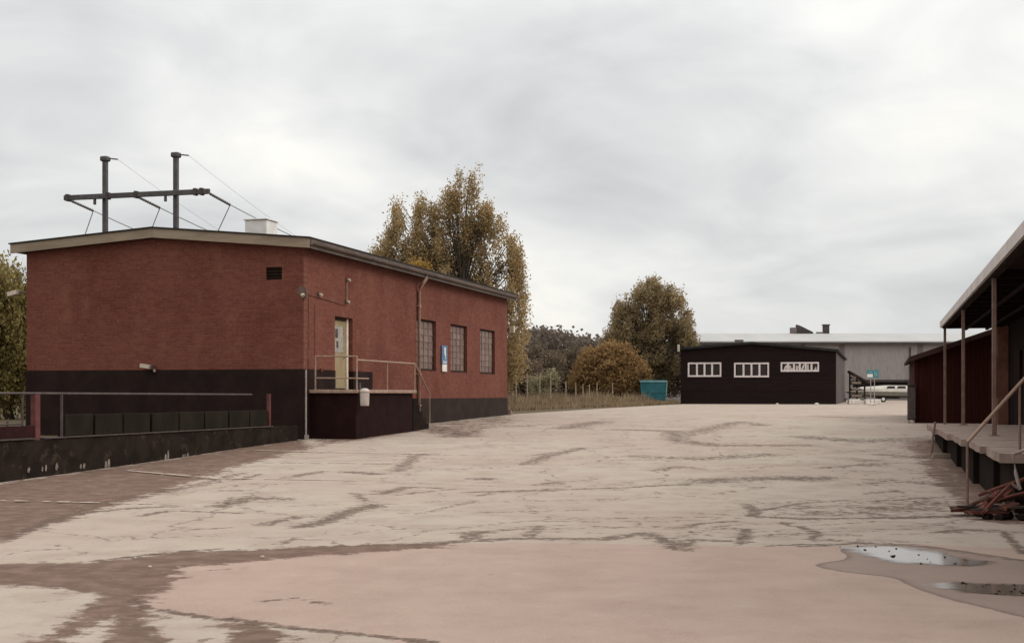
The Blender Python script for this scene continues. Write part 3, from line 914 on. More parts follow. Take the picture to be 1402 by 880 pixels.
    lf = MB().box(-.212, -.17, dy0 + .06, dy1 - .17, dz0 + .03, dz1 - .1).build('door_leaf', M['cream'], d)
    MB().box(-.167, -.160, dy0 + .18, dy1 - .30, 2.98, 3.78).build('door_glass', M['door_glass'], lf)
    for zz, yy, s in ((3.42, 2.62, .2), (3.12, 2.70, .15), (3.15, 2.46, .12)):
        MB().box(-.158, -.155, yy, yy + s, zz, zz + s * 1.35).build('notice', M['paper'], lf)
    MB().tube([(-.168, dy1 - .27, 2.83), (-.13, dy1 - .27, 2.83), (-.13, dy1 - .38, 2.83)], .012, 6).build('handle', M['steel'], lf)
    MB().box(-.212, -.13, dy1 - .165, dy1 - .03, dz0, dz1 - .02).build('door_jamb', M['cream_pale'], d)
    MB().box(-.212, -.13, dy0, dy1 - .17, dz1 - .09, dz1 - .002).build('door_head', M['frame_dark'], d)
    # small lamps, sensors and cable between them
    for (y, z, nm) in ((3.09, 5.20, 'wall_lamp'), (3.03, 4.53, 'wall_lamp'), (.98, 4.60, 'wall_sensor')):
        o = MB().box(.0, .05, y - .06, y + .06, z - .06, z + .06).build(nm, M['lamp_body'], B)
        bm = MB(); bm.tube([(.05, y, z + .01), (.10, y, z - .01), (.14, y, z - .04)], [.035, .05, .035], 8); bm.build('lamp_glass', M['lamp_glass'], o)
    MB().tube([(.03, 3.06, 4.6), (.03, 3.06, 5.14)], .018, 6).build('lamp_cable', M['rail'], B)
    fl = MB().tube([(.06, -.05, 4.56), (.10, -.28, 4.60), (.11, -.36, 4.60)], [.05, .13, .14], 10).build('corner_floodlight', M['lamp_body'], B)
    MB().tube([(.13, -.345, 4.50), (.15, -.365, 4.46)], .06, 10).build('lens', M['lamp_glass'], fl)
    MB().box(-.02, .1, -.06, .05, 4.42, 4.52).build('bracket', M['lamp_body'], fl)
    ff = MB().box(-.1, .1, L, L + .22, 4.5, 4.6).build('end_floodlight', M['lamp_body'], B)
    MB().box(.08, .28, L + .06, L + .28, 4.42, 4.70).build('lens', M['lamp_glass'], ff)
    lg = MB().box(-4.86, -4.72, -.16, -.01, 2.44, 2.56).build('gable_lamp', M['lamp_body'], B)
    MB().obox((-4.93, -.18, 2.53), (.30, .14, .11), Matrix.Rotation(.15, 3, 'Y')).build('lens', M['lamp_glass'], lg)
    MB().tube([(-4.73, -.06, 2.44), (-4.70, -.06, 2.36)], .035, 8).build('sensor', M['conduit'], lg)
    la = MB().tube([(-W + .0, .02, 4.80), (-W - .28, -.02, 4.78)], .03, 6).build('side_floodlight', M['lamp_body'], B)
    MB().obox((-W - .42, -.02, 4.76), (.34, .24, .13), Matrix.Rotation(-.22, 3, 'Y')).build('lens', M['lamp_glass'], la)
    MB().box(.0, .06, 1.08, 1.20, 2.36, 2.46).build('alarm_box', M['board_red'], B)
    # white stone foot at the far corner
    MB().prism([(L + .02, .62), (L + .42, .62), (L + .34, .82), (L + .12, 1.02), (L + .02, 1.06)], 'x', -.12, .16).build('corner_stone', M['concrete'], B)
    # platform, steps and railings are fixed to the building
    pf = bpy.data.objects.new('loading_platform', None); col.objects.link(pf); pf.parent = B
    MB().box(.025, 1.42, .42, 5.1, .2, 1.735).build('platform_base', M['void'], pf)  # solid block in an even red-black tone below the slab
    MB().box(.024, 1.52, .30, 5.22, 1.74, 1.84).build('platform_slab', M['rail'], pf, .012)
    for k in range(5):
        MB().box(.25, 1.40, 5.225 + .3 * k, 5.52 + .3 * k, .3, 1.58 - .21 * k).build('step', M['concrete_mid'], pf)
    for x in (.20, 1.47):
        MB().tube([(x, .36, 1.84), (x, .36, 2.80)], .025, 8).build('rail_post', M['rail'], pf)
    for y in (2.75, 5.16):
        MB().tube([(1.47, y, 1.84), (1.47, y, 2.68)], .022, 8).build('rail_post', M['rail'], pf)
    MB().tube([(.20, .36, 2.79), (1.47, .36, 2.78)], .022, 8).build('rail_bar', M['rail'], pf)
    MB().tube([(.20, .36, 2.17), (1.47, .36, 2.16)], .02, 8).build('rail_bar', M['rail'], pf)
    MB().tube([(1.47, .36, 2.68), (1.47, 5.16, 2.68)], .025, 8).build('rail_bar', M['rail'], pf)
    MB().tube([(1.47, .36, 2.16), (1.47, 1.25, 2.16)], .02, 8).build('rail_bar', M['rail'], pf)
    MB().tube([(1.47, 5.16, 2.68), (1.47, 6.6, 1.72), (1.47, 6.6, .75)], .025, 8).build('stair_rail', M['rail'], pf)
    return B


brick_building()


def on_building(x, y, z):
    c_, s_ = math.cos(TH), math.sin(TH)
    return (-5.9 + x * c_ - y * s_, 37.2 + x * s_ + y * c_, z)


# pale container hanging at the platform corner
def hanging_bin():
    t = thing('hanging_bin', 'pale grey round-topped bin hanging outside the platform railing', 'bin', on_building(1.67, .45, 1.38), TH)
    prof = [(0, .115), (.03, .125), (.36, .135), (.40, .145), (.44, .14), (.485, .09), (.50, .03)]
    MB().tube([(0, 0, h) for h, r in prof], [r for h, r in prof], 16).build('body', M['drum'], t, smooth_shade=True)
    MB().tube([(0, 0, .385), (0, 0, .405)], .152, 16).build('rim', M['conduit'], t)
    MB().box(-.16, -.12, -.03, .03, .30, .62).box(-.2, -.12, -.03, .03, .62, .65).build('bracket', M['steel'], t)


hanging_bin()


def wall_sign():
    t = thing('wall_sign', 'narrow blue sign with white symbol above a white panel, between barred windows', 'sign', on_building(.03, 12.37, 2.56), TH)
    bd = MB().box(0, .025, -.32, .32, .27, .97).build('blue_board', M['sign_blue'], t)
    # white emblem: a standing figure over an arrow-like foot
    MB().box(.026, .032, -.06, .10, .66, .90).box(.026, .032, -.02, .13, .60, .66).box(.026, .032, .05, .12, .46, .60).build('white_symbol', M['sign_white'], bd)
    MB().box(.026, .032, -.22, .24, .36, .39).box(.026, .032, -.2, .2, .31, .335).build('text_line', M['sign_white'], bd)
    MB().box(0, .025, -.27, .27, .0, .265).build('white_board', M['sign_white'], t)


wall_sign()


# ------------------------------------------------------------------ roof gantry with insulators and wires
def roof_z(x):
    return 6.28 + .29 + (x + 4.66) * (.30 / 4.42 if x < -4.66 else -.42 / 4.66) * (1 if x < -4.66 else 1)


def gantry():
    t = thing('power_gantry', 'dark steel two-post power line gantry with long crossarm on brick building roof', 'gantry', on_building(0, 3.0, 0), TH)
    for x in (-8.32, -5.77):
        p = MB().box(x - .072, x + .072, -.072, .072, roof_z(x) - .05, 9.22).build('post', M['steel'], t, .012)
        MB().box(x - .13, x + .13, -.13, .13, 9.20, 9.36).build('post_cap', M['steel'], p, .03)
        MB().tube([(x + .1, .05, 9.30), (x + .38, .12, 9.27)], .025, 6).build('pin_insulator', M['porcelain'], p)
    arm = MB().box(-9.73, -4.51, -.20, -.09, 7.98, 8.14).build('crossarm', M['steel'], t, .01)
    for x in (-9.6, -8.12, -7.1, -5.0, -4.78):
        MB().box(x - .05, x + .05, -.23, -.06, 7.95, 8.17).build('clamp', M['rail_dark'], arm)
    for x in (-8.6, -6.05):
        MB().box(x - .03, x + .03, -.2, -.12, 7.80, 7.98).build('hanger', M['steel'], arm)
    for x in (-9.6, -7.1, -4.55):
        a, b = Vector((x, -.05, 8.0)), Vector((x + .02, 1.25, 7.83))
        pts, rad = [], []
        n = 21
        for i in range(n):
            pts.append(a.lerp(b, i / (n - 1))); rad.append(.05 if i % 2 else .028)
        ins = MB().tube(pts, rad, 8).build('insulator_string', M['porcelain'], t)
        e = Vector((x - .02, 16.9, roof_z(x) + .35))
        wp = [b.lerp(e, i / 12) - Vector((0, 0, .22 * 4 * (i / 12) * (1 - i / 12))) for i in range(13)]
        MB().tube(wp, .014, 5).build('wire', M['wire'], t)
        r = Vector((x - .55, 1.25, roof_z(x - .55) + .2))
        jp = [b.lerp(r, i / 6) for i in range(7)]
        MB().tube(jp, .015, 5).build('jumper_wire', M['wire'], t)
        MB().tube([(r.x, r.y, r.z - .3), (r.x, r.y, r.z - .1), (r.x, r.y, r.z)], [.07, .05, .025], 8).build('bushing', M['porcelain'], t)
        MB().tube([(e.x, e.y, roof_z(x) - .05), (e.x, e.y, e.z + .03)], .04, 8).build('anchor_stub', M['steel'], t)
    for x in (-8.32, -5.77):
        a, e = Vector((x + .38, .12, 9.27)), Vector((x, 16.9, roof_z(x) + .1))
        MB().tube([a.lerp(e, i / 10) - Vector((0, 0, .25 * 4 * (i / 10) * (1 - i / 10))) for i in range(11)], .0045, 4).build('earth_wire', M['wire'], t)


gantry()
rv = thing('roof_vent', 'white sheet metal vent box standing on the brick building roof', 'vent', on_building(-4.3, 6.0, 6.4), TH)
MB().box(-.40, .40, -.40, .40, 0, 1.10).build('vent_casing', M['vent_white'], rv, .02)
MB().box(-.44, .44, -.44, .44, 1.103, 1.16).build('vent_lid', M['vent_white'], rv, .015)


# ------------------------------------------------------------------ low wall with railing and plates
def low_wall():
    t = thing('low_wall', 'low dark mossy concrete wall with pipe railing and upright concrete plates', 'wall', on_building(0, 0, 0), TH)
    wl = MB()
    rnd = random.Random(3)
    n = 90
    for i in range(n + 1):
        y = -18 + i * 17.6 / n
        wl.v += [(-.30, y, -.3), (rnd.uniform(-.008, .004), y, -.3), (rnd.uniform(-.012, .006), y, .25), (rnd.uniform(-.012, .006), y, .6), (rnd.uniform(-.02, .0), y, .83 + rnd.uniform(-.015, .012)), (-.30, y, .83 + rnd.uniform(-.015, .012))]
        if i:
            for k in range(6):
                wl.f.append((6 * (i - 1) + k, 6 * (i - 1) + (k + 1) % 6, 6 * i + (k + 1) % 6, 6 * i + k))
    wl.f += [tuple(range(6)), tuple(6 * n + k for k in range(6))]
    w = wl.build('wall_body', M['concrete_dark'], t)
    # whitish paint runs left on the face
    for y, z, h, k in ((-6.72, .13, .28, 3), (-5.5 - 2, .18, .26, 2), (-9.9, .14, .22, 2), (-11.6, .22, .16, 1), (-12.05, .22, .14, 2), (-12.5, .22, .12, 1), (-8.9, .12, .1, 1), (-10.8, .2, .13, 2)):
        m = MB()
        for q in range(k):
            yy = y + q * .11 + rnd.uniform(-.02, .02); ww = rnd.uniform(.025, .055); hh = h * rnd.uniform(.6, 1)
            pts = [(yy - ww, z), (yy + ww * .3, z - .02), (yy + ww, z + hh * .4), (yy + ww * .7, z + hh), (yy - ww * .6, z + hh * .93), (yy - ww * .9, z + hh * .5)]
            m.add([(.0145, a, b_) for a, b_ in pts], [tuple(range(6))])
        m.build('paint_mark', M['wall_paint'], w)
    MB().tube([(-.12, -18, 1.735), (-.12, -2.96, 1.70)], .024, 8).build('top_rail', M['rail_dark'], t)
    for y, r, mt, zt in ((-12.5, .02, 'rail_dark', 1.73), (-11.25, .028, 'rail_dark', 1.73), (-12.95, .02, 'rail_dark', 1.2)):
        MB().tube([(-.12, y, .8), (-.12, y, zt)], r, 8).build('rail_post', M[mt], t)
    MB().box(-.17, -.06, -12.18, -12.03, .80, 1.71).build('red_post', M['red_post'], t)
    MB().box(-.15, -.07, -2.02, -1.93, .80, 1.72).build('red_post', M['red_post'], t)
    MB().box(-.16, -.08, -18, -12.2, .845, 1.10).build('bottom_board', M['redbeam'], t)
    MB().tube([(-.12, -18, 1.14), (-.12, -12.55, 1.14)], .018, 8).build('mid_rail', M['rail_dark'], t)
    MB().box(-.2, .03, -18, -12.3, .84, .865).build('coping', M['rail_dark'], t)
    MB().box(-.10, .02, -12.0, -1.95, .835, .86).build('coping', M['rail_dark'], t)
    ys = [-11.2, -10.15, -9.05, -7.92, -6.7, -5.48, -4.25, -3.1, -2.02]
    for a, b_ in zip(ys[:-1], ys[1:]):
        o = rnd.uniform(-.01, .01)
        MB().box(-.16 + o, -.09 + o, a + .035, b_ - .035, .862, 1.30 + rnd.uniform(-.02, .02)).build('plate', M['plate'], t, .01)
    MB().box(-.24, -.20, -11.2, -2.0, .84, 1.27).build('backing_board', M['black'], t)


low_wall()


# ------------------------------------------------------------------ the goods dock with its canopy on the right
PX, PY = 9.63, 26.5       # the middle post of the canopy row


def dock():
    R = thing('dock_building', 'dark goods building with grey edged flat canopy on slim posts', 'building', (PX, PY, 0), TH)
    y1 = 21.3
    # canopy
    cn = bpy.data.objects.new('canopy', None); col.objects.link(cn); cn.parent = R
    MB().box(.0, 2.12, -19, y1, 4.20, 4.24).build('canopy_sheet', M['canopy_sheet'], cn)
    MB().box(-.06, -.003, -19, y1, 4.08, 4.30).build('edge_fascia', M['canopy_fascia'], cn)
    MB().box(-.06, 2.12, y1 + .003, y1 + .05, 4.10, 4.30).build('end_fascia', M['canopy_fascia'], cn)
    MB().box(-.04, 2.12, -19, y1, 4.245, 4.29).build('roof_sheet', M['canopy_fascia'], cn)
    MB().box(.02, .16, -19, y1 - .02, 4.05, 4.195).build('edge_beam', M['purlin'], cn)
    for k in range(13):
        y = y1 - .25 - 1.75 * k
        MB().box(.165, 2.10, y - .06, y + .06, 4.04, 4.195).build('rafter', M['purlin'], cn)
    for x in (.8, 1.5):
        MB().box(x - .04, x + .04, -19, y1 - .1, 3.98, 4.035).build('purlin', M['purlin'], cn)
    for y, z0 in ((20.9, gz(46.7) - .05), (10.2, .86), (0, .86), (-8.0, .86)):
        if y < -5:
            z0 = 0
        p = MB().box(.045, .135, y - .045, y + .045, z0, 4.05).build('post', M['cpost'], R, .01)
        if z0 > .8:
            MB().box(-.01, .19, y - .1, y + .1, z0 + .003, z0 + .022).build('base_plate', M['cpost'], p)
    # wall behind the canopy and its end pier
    MB().box(2.14, 9, -19, 20.4, -.2, 5.2).build('wall', M['dark_wall'], R)
    MB().box(1.78, 2.12, 19.9, 20.5, .3, 4.03).build('end_pier', M['pier'], R)
    MB().box(1.755, 1.777, 20.08, 20.2, 1.6, 3.0).build('pier_slot', M['black'], R)
    MB().box(2.06, 2.138, 15.6, 17.2, .86, 3.1).build('goods_door', M['void'], R)
    # platform: staggered slabs on a dark recessed face
    def edge(Z):
        return 6.9 + .24 * (Z - 18.5) if Z < 23.3 else 8.05 + .256 * (Z - 23.3)
    c_, s_ = math.cos(TH), math.sin(TH)
    rnd = random.Random(8)
    pl = bpy.data.objects.new('platform', None); col.objects.link(pl); pl.parent = R
    cuts = [-8.1, -5.6, -2.4, 1.4, 5.6, 10.9]
    for a, b_ in zip(cuts[:-1], cuts[1:]):
        Z = PY + (a + .3) * c_
        X = edge(Z)
        xe = (X - PX) * c_ + (Z - PY) * s_
        # slab with a chipped edge
        pts = []
        n = 14
        for i in range(n + 1):
            pts.append((xe + abs(rnd.gauss(0, .02)), a + .004 + (b_ - a - .008) * i / n))
        pts += [(2.135, b_ - .004), (2.135, a + .004)]
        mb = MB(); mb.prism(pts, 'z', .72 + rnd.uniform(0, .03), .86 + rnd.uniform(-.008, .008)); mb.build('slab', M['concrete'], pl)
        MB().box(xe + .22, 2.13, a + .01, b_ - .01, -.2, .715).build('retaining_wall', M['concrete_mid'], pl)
    return R


dock()


def dock_pt(x, y, z):
    c_, s_ = math.cos(TH), math.sin(TH)
    return (PX + x * c_ - y * s_, PY + x * s_ + y * c_, z)


# handrail at the platform end
hr = thing('handrail', 'sloping rusty steel handrail at the broken end of the goods platform', 'handrail', (6.41, 18.5, 0))
MB().tube([(0, 0, 0), (0, 0, 1.03)], .02, 8).build('post', M['cpost'], hr)
MB().tube([(0, 0, 1.03), (.70, -.05, 1.83), (1.25, -.1, 2.45)], .026, 8).build('rail', M['rail'], hr)
MB().tube([(.72, -.05, .86), (.72, -.05, 1.86)], .02, 8).build('post', M['cpost'], hr)

# leaning brace and the timber on the ground beside the platform
def simple(name, mb, mat, label, cat, loc, rot=(0, 0, 0), group=None, bevel=0.0):
    o = mb.build(name, mat, None, bevel)
    o.location = loc; o.rotation_euler = rot
    return tag(o, label, cat, group)


simple('leaning_pole', MB().tube([(0, 0, 0), (.05, .03, .42), (.12, .05, .80)], [.032, .028, .026], 8).tube([(0, 0, 0), (-.01, 0, .02)], .04, 8), M['cpost'],
       'thin rusty pole leaning on the edge of the goods platform', 'pole', (9.95, 31.2, gz(31.2)))
simple('timber_beam', MB().prism([(-.06, 0), (.06, 0), (.055, .10), (-.05, .11)], 'x', 0, .85), M['timber_pale'],
       'pale timber beam lying on the asphalt along the goods platform', 'beam', (9.72, 30.4, gz(30.4)), (0, 0, -.05), bevel=.01)
# bent white metal frame on the rubble
simple('metal_frame', MB().tube([(.26, .02, .97), (.0, 0, .88), (.04, .0, .62), (.09, -.02, .40)], .026, 8).tube([(.09, -.02, .40), (-.03, -.04, .47)], .02, 8), M['conduit'],
       'bent whitish metal frame sticking out of the broken boards', 'frame', (6.88, 18.05, 0))


def debris():
    rnd = random.Random(21)
    kinds = ['long splintered', 'short split', 'dark muddy', 'upturned', 'narrow', 'slanting', 'crosswise', 'flat lying', 'propped', 'half buried', 'cracked', 'wide', 'pale edged', 'snapped', 'leaning', 'bottom', 'thin']
    for k in range(17):
        L = rnd.uniform(.35, .95)
        w = rnd.uniform(.06, .13)
        th_ = rnd.uniform(.02, .035)
        u = rnd.random()
        x = 6.48 + .55 * u + rnd.uniform(-.08, .08); y = 17.9 + .75 * rnd.random()
        zc = .05 + .36 * u * rnd.uniform(.5, 1)
        tilt = rnd.uniform(-.15, .75) if zc > .15 else rnd.uniform(-.04, .1)
        zc = max(zc, .04 + abs(math.sin(tilt)) * L * .5)
        pts = [(-L / 2, -w / 2), (L / 2 - rnd.uniform(0, .08), -w / 2), (L / 2, -w * .1), (L / 2 - rnd.uniform(.02, .1), w / 2), (-L / 2 + rnd.uniform(.0, .06), w / 2)]
        mb = MB().prism(pts, 'z', -th_ / 2, th_ / 2)
        o = mb.build('broken_board', M['board_red'] if rnd.random() < .75 else M['timber_dark'])
        o.location = (x, y, zc + .02); o.rotation_euler = (rnd.uniform(-.25, .25), -tilt, rnd.uniform(-.7, .7))
        tag(o, 'broken reddish board in the heap beside the platform handrail', 'board', 'broken boards heaped by the platform')
    for k in range(7):
        bm = bmesh.new(); bmesh.ops.create_icosphere(bm, subdivisions=1, radius=1)
        vs = [(v.co.x * rnd.uniform(.7, 1.1), v.co.y * rnd.uniform(.7, 1.1), v.co.z * rnd.uniform(.4, .8)) for v in bm.verts]
        fs = [tuple(v.index for v in f.verts) for f in bm.faces]; bm.free()
        o = MB().add(vs, fs).build('concrete_lump', M['concrete_mid'])
        s = rnd.uniform(.06, .15)
        o.scale = (s, s, s); o.location = (6.75 + rnd.uniform(-.3, .5), 17.8 + rnd.uniform(-.1, .6), s * .35)
        tag(o, 'dark broken lump of concrete at the foot of the goods platform', 'rubble', 'concrete lumps by the platform')


debris()


# ------------------------------------------------------------------ red boarded shed behind the dock
def red_shed():
    z0 = gz(48)
    t = thing('red_shed', 'dark red boarded shed with low gable behind the canopy posts', 'shed', (14.72, 48.0, 0), TH)
    w, L = 6.2, 9.0
    ze, zr = 2.98, 4.05
    MB().prism([(0, z0 - .3), (w, z0 - .3), (w, ze), (w / 2, zr), (0, ze)], 'y', 0, .12).build('front_wall', M['red_boards'], t)
    MB().box(0, .12, .122, L, z0 - .3, ze).build('side_wall', M['red_boards_y'], t)
    MB().box(w - .12, w, .122, L, z0 - .3, ze).build('side_wall', M['red_boards_y'], t)
    MB().prism([(0.121, z0 - .3), (w - .121, z0 - .3), (w - .121, ze), (w / 2, zr - .04), (.121, ze)], 'y', L - .12, L).build('rear_wall', M['red_boards'], t)
    s = (zr - ze) / (w / 2)
    for sg, a, b_ in ((1, -.22, w / 2 - .002), (-1, w / 2 + .002, w + .22)):
        za = ze + s * a if sg > 0 else zr
        zb = zr if sg > 0 else ze - s * .22
        r = MB().prism([(a, za + .03), (b_, zb + .03), (b_, zb + .16), (a, za + .16)], 'y', -.35, L + .3).build('roof_slope', M['shed_roof'], t)
        MB().prism([(a, za - .03), (b_, zb - .03), (b_, zb + .13), (a, za + .13)], 'y', -.38, -.352).build('barge_board', M['shed_roof'], r)
    MB().box(-.02, .10, -.03, -.003, z0 - .05, ze - .02).build('corner_board', M['red_boards'], t)
    MB().box(1.55, 1.67, -.028, -.003, z0, ze + .3).build('cover_board', M['red_boards'], t)


red_shed()


def cabinet():
    z0 = gz(47.9)
    t = thing('steel_cabinet', 'narrow dark steel cabinet on pale feet beside the red shed', 'cabinet', (14.52, 47.7, z0), TH)
    MB().box(-.16, .12, -.2, .2, .12, 1.36).build('body', M['timber_dark'], t, .01)
    MB().box(-.15, .11, -.222, -.203, .16, 1.32).build('door', M['rail_dark'], t)
    MB().box(-.18, .14, -.24, .22, 1.363, 1.40).build('lid', M['timber_dark'], t)
    for x in (-.13, .05):
        MB().box(x, x + .045, -.17, -.12, 0, .118).build('foot', M['conduit'], t)
        MB().box(x, x + .045, .12, .17, 0, .118).build('foot', M['conduit'], t)


cabinet()


# ------------------------------------------------------------------ long black shed at the far side
def black_shed():
    t = thing('black_shed', 'long black boarded shed with three white framed strip windows', 'shed', (14.37, 112.0, 0), TH)
    W, L = 12.87, 28.0
    z0 = .5
    ze0, ze1, zr, xr = 5.5, 5.25, 5.92, 6.0
    wins = [(.62, 3.45, 3.20, 4.42, 0), (4.52, 7.42, 3.15, 4.38, 0), (8.38, 11.5, 3.60, 4.40, 1)]

    def ztop(x):
        return ze0 + (zr - ze0) * x / xr if x < xr else zr + (ze1 - zr) * (x - xr) / (W - xr)
    mb = MB()

    def pan(x0, x1, za, zb=None):
        if zb is None:
            pts = [(x0, za), (x1, za), (x1, ztop(x1))] + ([(xr, zr)] if x0 < xr < x1 else []) + [(x0, ztop(x0))]
        else:
            pts = [(x0, za), (x1, za), (x1, zb), (x0, zb)]
        mb.prism(pts, 'y', 0, .15)
    x = 0
    for a, b_, za, zb, _ in wins:
        pan(x, a, z0); pan(a, b_, z0, za); pan(a, b_, zb); x = b_
    pan(x, W, z0)
    fw = mb.build('front_wall', M['black_boards'], t)
    MB().box(-.0, .12, .152, L, z0, ze0).build('side_wall', M['black_boards'], t)
    MB().box(W - .12, W, .152, L, z0, ze1).build('side_wall', M['grey_boards'], t)
    MB().prism([(.121, z0), (W - .121, z0), (W - .121, ze1), (xr, zr - .05), (.121, ze0 - .02)], 'y', L - .15, L).build('rear_wall', M['black_boards'], t)
    mb = MB()
    mb.prism([(-.2, ze0 - .01), (xr, zr + .01), (W + .2, ze1 - .02), (W + .2, ze1 + .18), (xr, zr + .2), (-.2, ze0 + .19)], 'y', -.3, L + .2)
    rf = mb.build('roof', M['shed_felt'], t)
    MB().box(4.35, 5.05, 2.0, 2.7, 5.9, 6.40).build('roof_vent', M['wh_pier'], rf)
    MB().box(8.1, 8.25, 1.0, 1.15, 5.8, 6.1).build('roof_pipe', M['steel'], rf)
    # white lamp on the roof corner
    lp = MB().box(-.22, -.02, -.38, -.305, 5.35, 5.95).build('corner_lamp', M['lamp_glass'], t)
    for wi, (a, b_, za, zb, broken) in enumerate(wins):
        w = bpy.data.objects.new('window', None); col.objects.link(w); w.parent = t
        f = .13
        fm = MB().box(a, a + f, -.05, .1, za, zb).box(b_ - f, b_, -.05, .1, za, zb).box(a + f, b_ - f, -.05, .1, za, za + f * 1.1).box(a + f, b_ - f, -.05, .1, zb - f, zb)
        fm.build('window_frame', M['white_frame'], w)
        n = 4 if not broken else 6
        pw = (b_ - a - 2 * f) / n
        for i in range(n):
            xa = a + f + i * pw
            if i:
                MB().box(xa - .075, xa + .075, -.04, .08, za + f * 1.1, zb - f).build('mullion', M['white_frame'], w)
            pmat = M['dark_glass']
            p = MB().box(xa + .076, xa + pw - .076, .03, .04, za + f * 1.1, zb - f).build('pane', pmat, w)
            if broken:
                # white-painted remains left on the broken glass, a different shard in each pane
                h = zb - za - f * 2.1
                x0_, x1_, zz = xa + .08, xa + pw - .08, za + f * 1.1
                sh = [[(0, 0), (1, 0), (1, 1), (.75, .75), (.4, .55), (.15, .2)], [(0, 0), (1, 0), (1, .25), (.5, .3), (.5, .7), (0, .8)], [(.2, 0), (.8, 0), (1, .7), (.6, .6), (.3, .8)],
                      [(0, 0), (.6, 0), (1, .9), (.7, 1), (.3, .4)], [(.1, 0), (.5, 0), (.5, 1), (.1, .9)], [(.4, 0), (1, 0), (1, .4), (.8, .5)]][i]
                MB().prism([(x0_ + u * (x1_ - x0_), zz + v * h) for u, v in sh], 'y', .012, .022).build('pane_remnant', M['white_pane'], w)
    MB().box(0, W, -.02, -.003, z0, .98).build('base_board', M['shed_felt'], t)


black_shed()

# low white stones on the edge in front of the shed
for k, (x, y, s) in enumerate(((21.8, 108.0, .11), (24.9, 107.4, .15))):
    bm = bmesh.new(); bmesh.ops.create_icosphere(bm, subdivisions=2, radius=1)
    vs = [(v.co.x * 1.2, v.co.y, v.co.z * .6 + .3) for v in bm.verts]; fs = [tuple(v.index for v in f.verts) for f in bm.faces]; bm.free()
    o = MB().add(vs, fs).build('kerb_stone', M['block_white'])
    o.location = (x, y, gz(y)); o.scale = (s, s, s)
    tag(o, ['small pale stone on the asphalt below the middle window of the black shed', 'larger pale stone on the asphalt below the broken window of the black shed'][k], 'stone', 'pale stones before the black shed')


# ------------------------------------------------------------------ grey warehouse behind
def warehouse():
    Y = 168.0
    t = thing('warehouse', 'long grey sheet-clad warehouse with shallow pale roof', 'building', (22.6, Y, 0))
    L = 62.0
    zg = 8.25
    MB().box(0, L, 0, .2, 0, zg).build('front_wall', M['wh_wall'], t)
    MB().box(0, .2, .202, 24, 0, zg).build('end_wall', M['wh_wall'], t)
    rf = MB().prism([(-.5, zg + .05), (12, zg + 1.62), (24.5, zg + .05), (24.5, zg + .25), (12, zg + 1.82), (-.5, zg + .25)], 'x', -.5, L).build('roof', M['wh_roof'], t)
    MB().box(-.5, L, -.62, -.502, zg - .18, zg + .10).build('gutter', M['wh_dark'], rf)
    for x in (19.6, 29.6, 38.8):
        MB().box(x - .3, x + .3, -.12, -.003, 0, zg - .2).build('pier', M['wh_pier'], t)
    MB().box(28.2, 28.34, -.2, -.003, 2, zg - .5).build('downpipe', M['wh_dark'], t)
    MB().box(21.0, 28.0, -.1, -.003, 2.7, 3.3).build('dark_strip', M['black'], t)  # dark strip set on the face of the front wall
    MB().box(20.6, 28.4, -.25, -.003, 3.31, 3.6).build('strip_ledge', M['wh_dark'], t)
    for x in (2, 6, 10.3, 14.6):
        MB().box(x - .25, x + .25, -.1, -.003, 0, zg - .2).build('pier', M['wh_pier'], t)
    # fans and a stub chimney on the ridge
    u = thing('roof_fan', 'grey box fan with dark sloping hood on the pale warehouse roof', 'fan', (38.9, Y + 12.0, zg + 1.75))
    MB().box(-.75, .0, -.5, .5, 0, .85).build('casing', M['wh_pier'], u)
    MB().prism([(.05, 0), (2.3, 0), (2.2, .25), (.6, 1.05), (.05, 1.25)], 'y', -.5, .5).build('hood', M['wh_dark'], u)
    s = thing('roof_stack', 'dark square stub chimney on the pale warehouse roof', 'chimney', (43.0, Y + 12.0, zg + 1.75))
    MB().box(-.38, .38, -.4, .4, 0, 1.15).build('shaft', M['wh_dark'], s)
    MB().box(-.48, .48, -.5, .5, 1.153, 1.30).build('cap', M['steel'], s)
    MB().box(-1.3, -.385, -.3, .3, 0, .25).build('duct', M['wh_pier'], s)


warehouse()


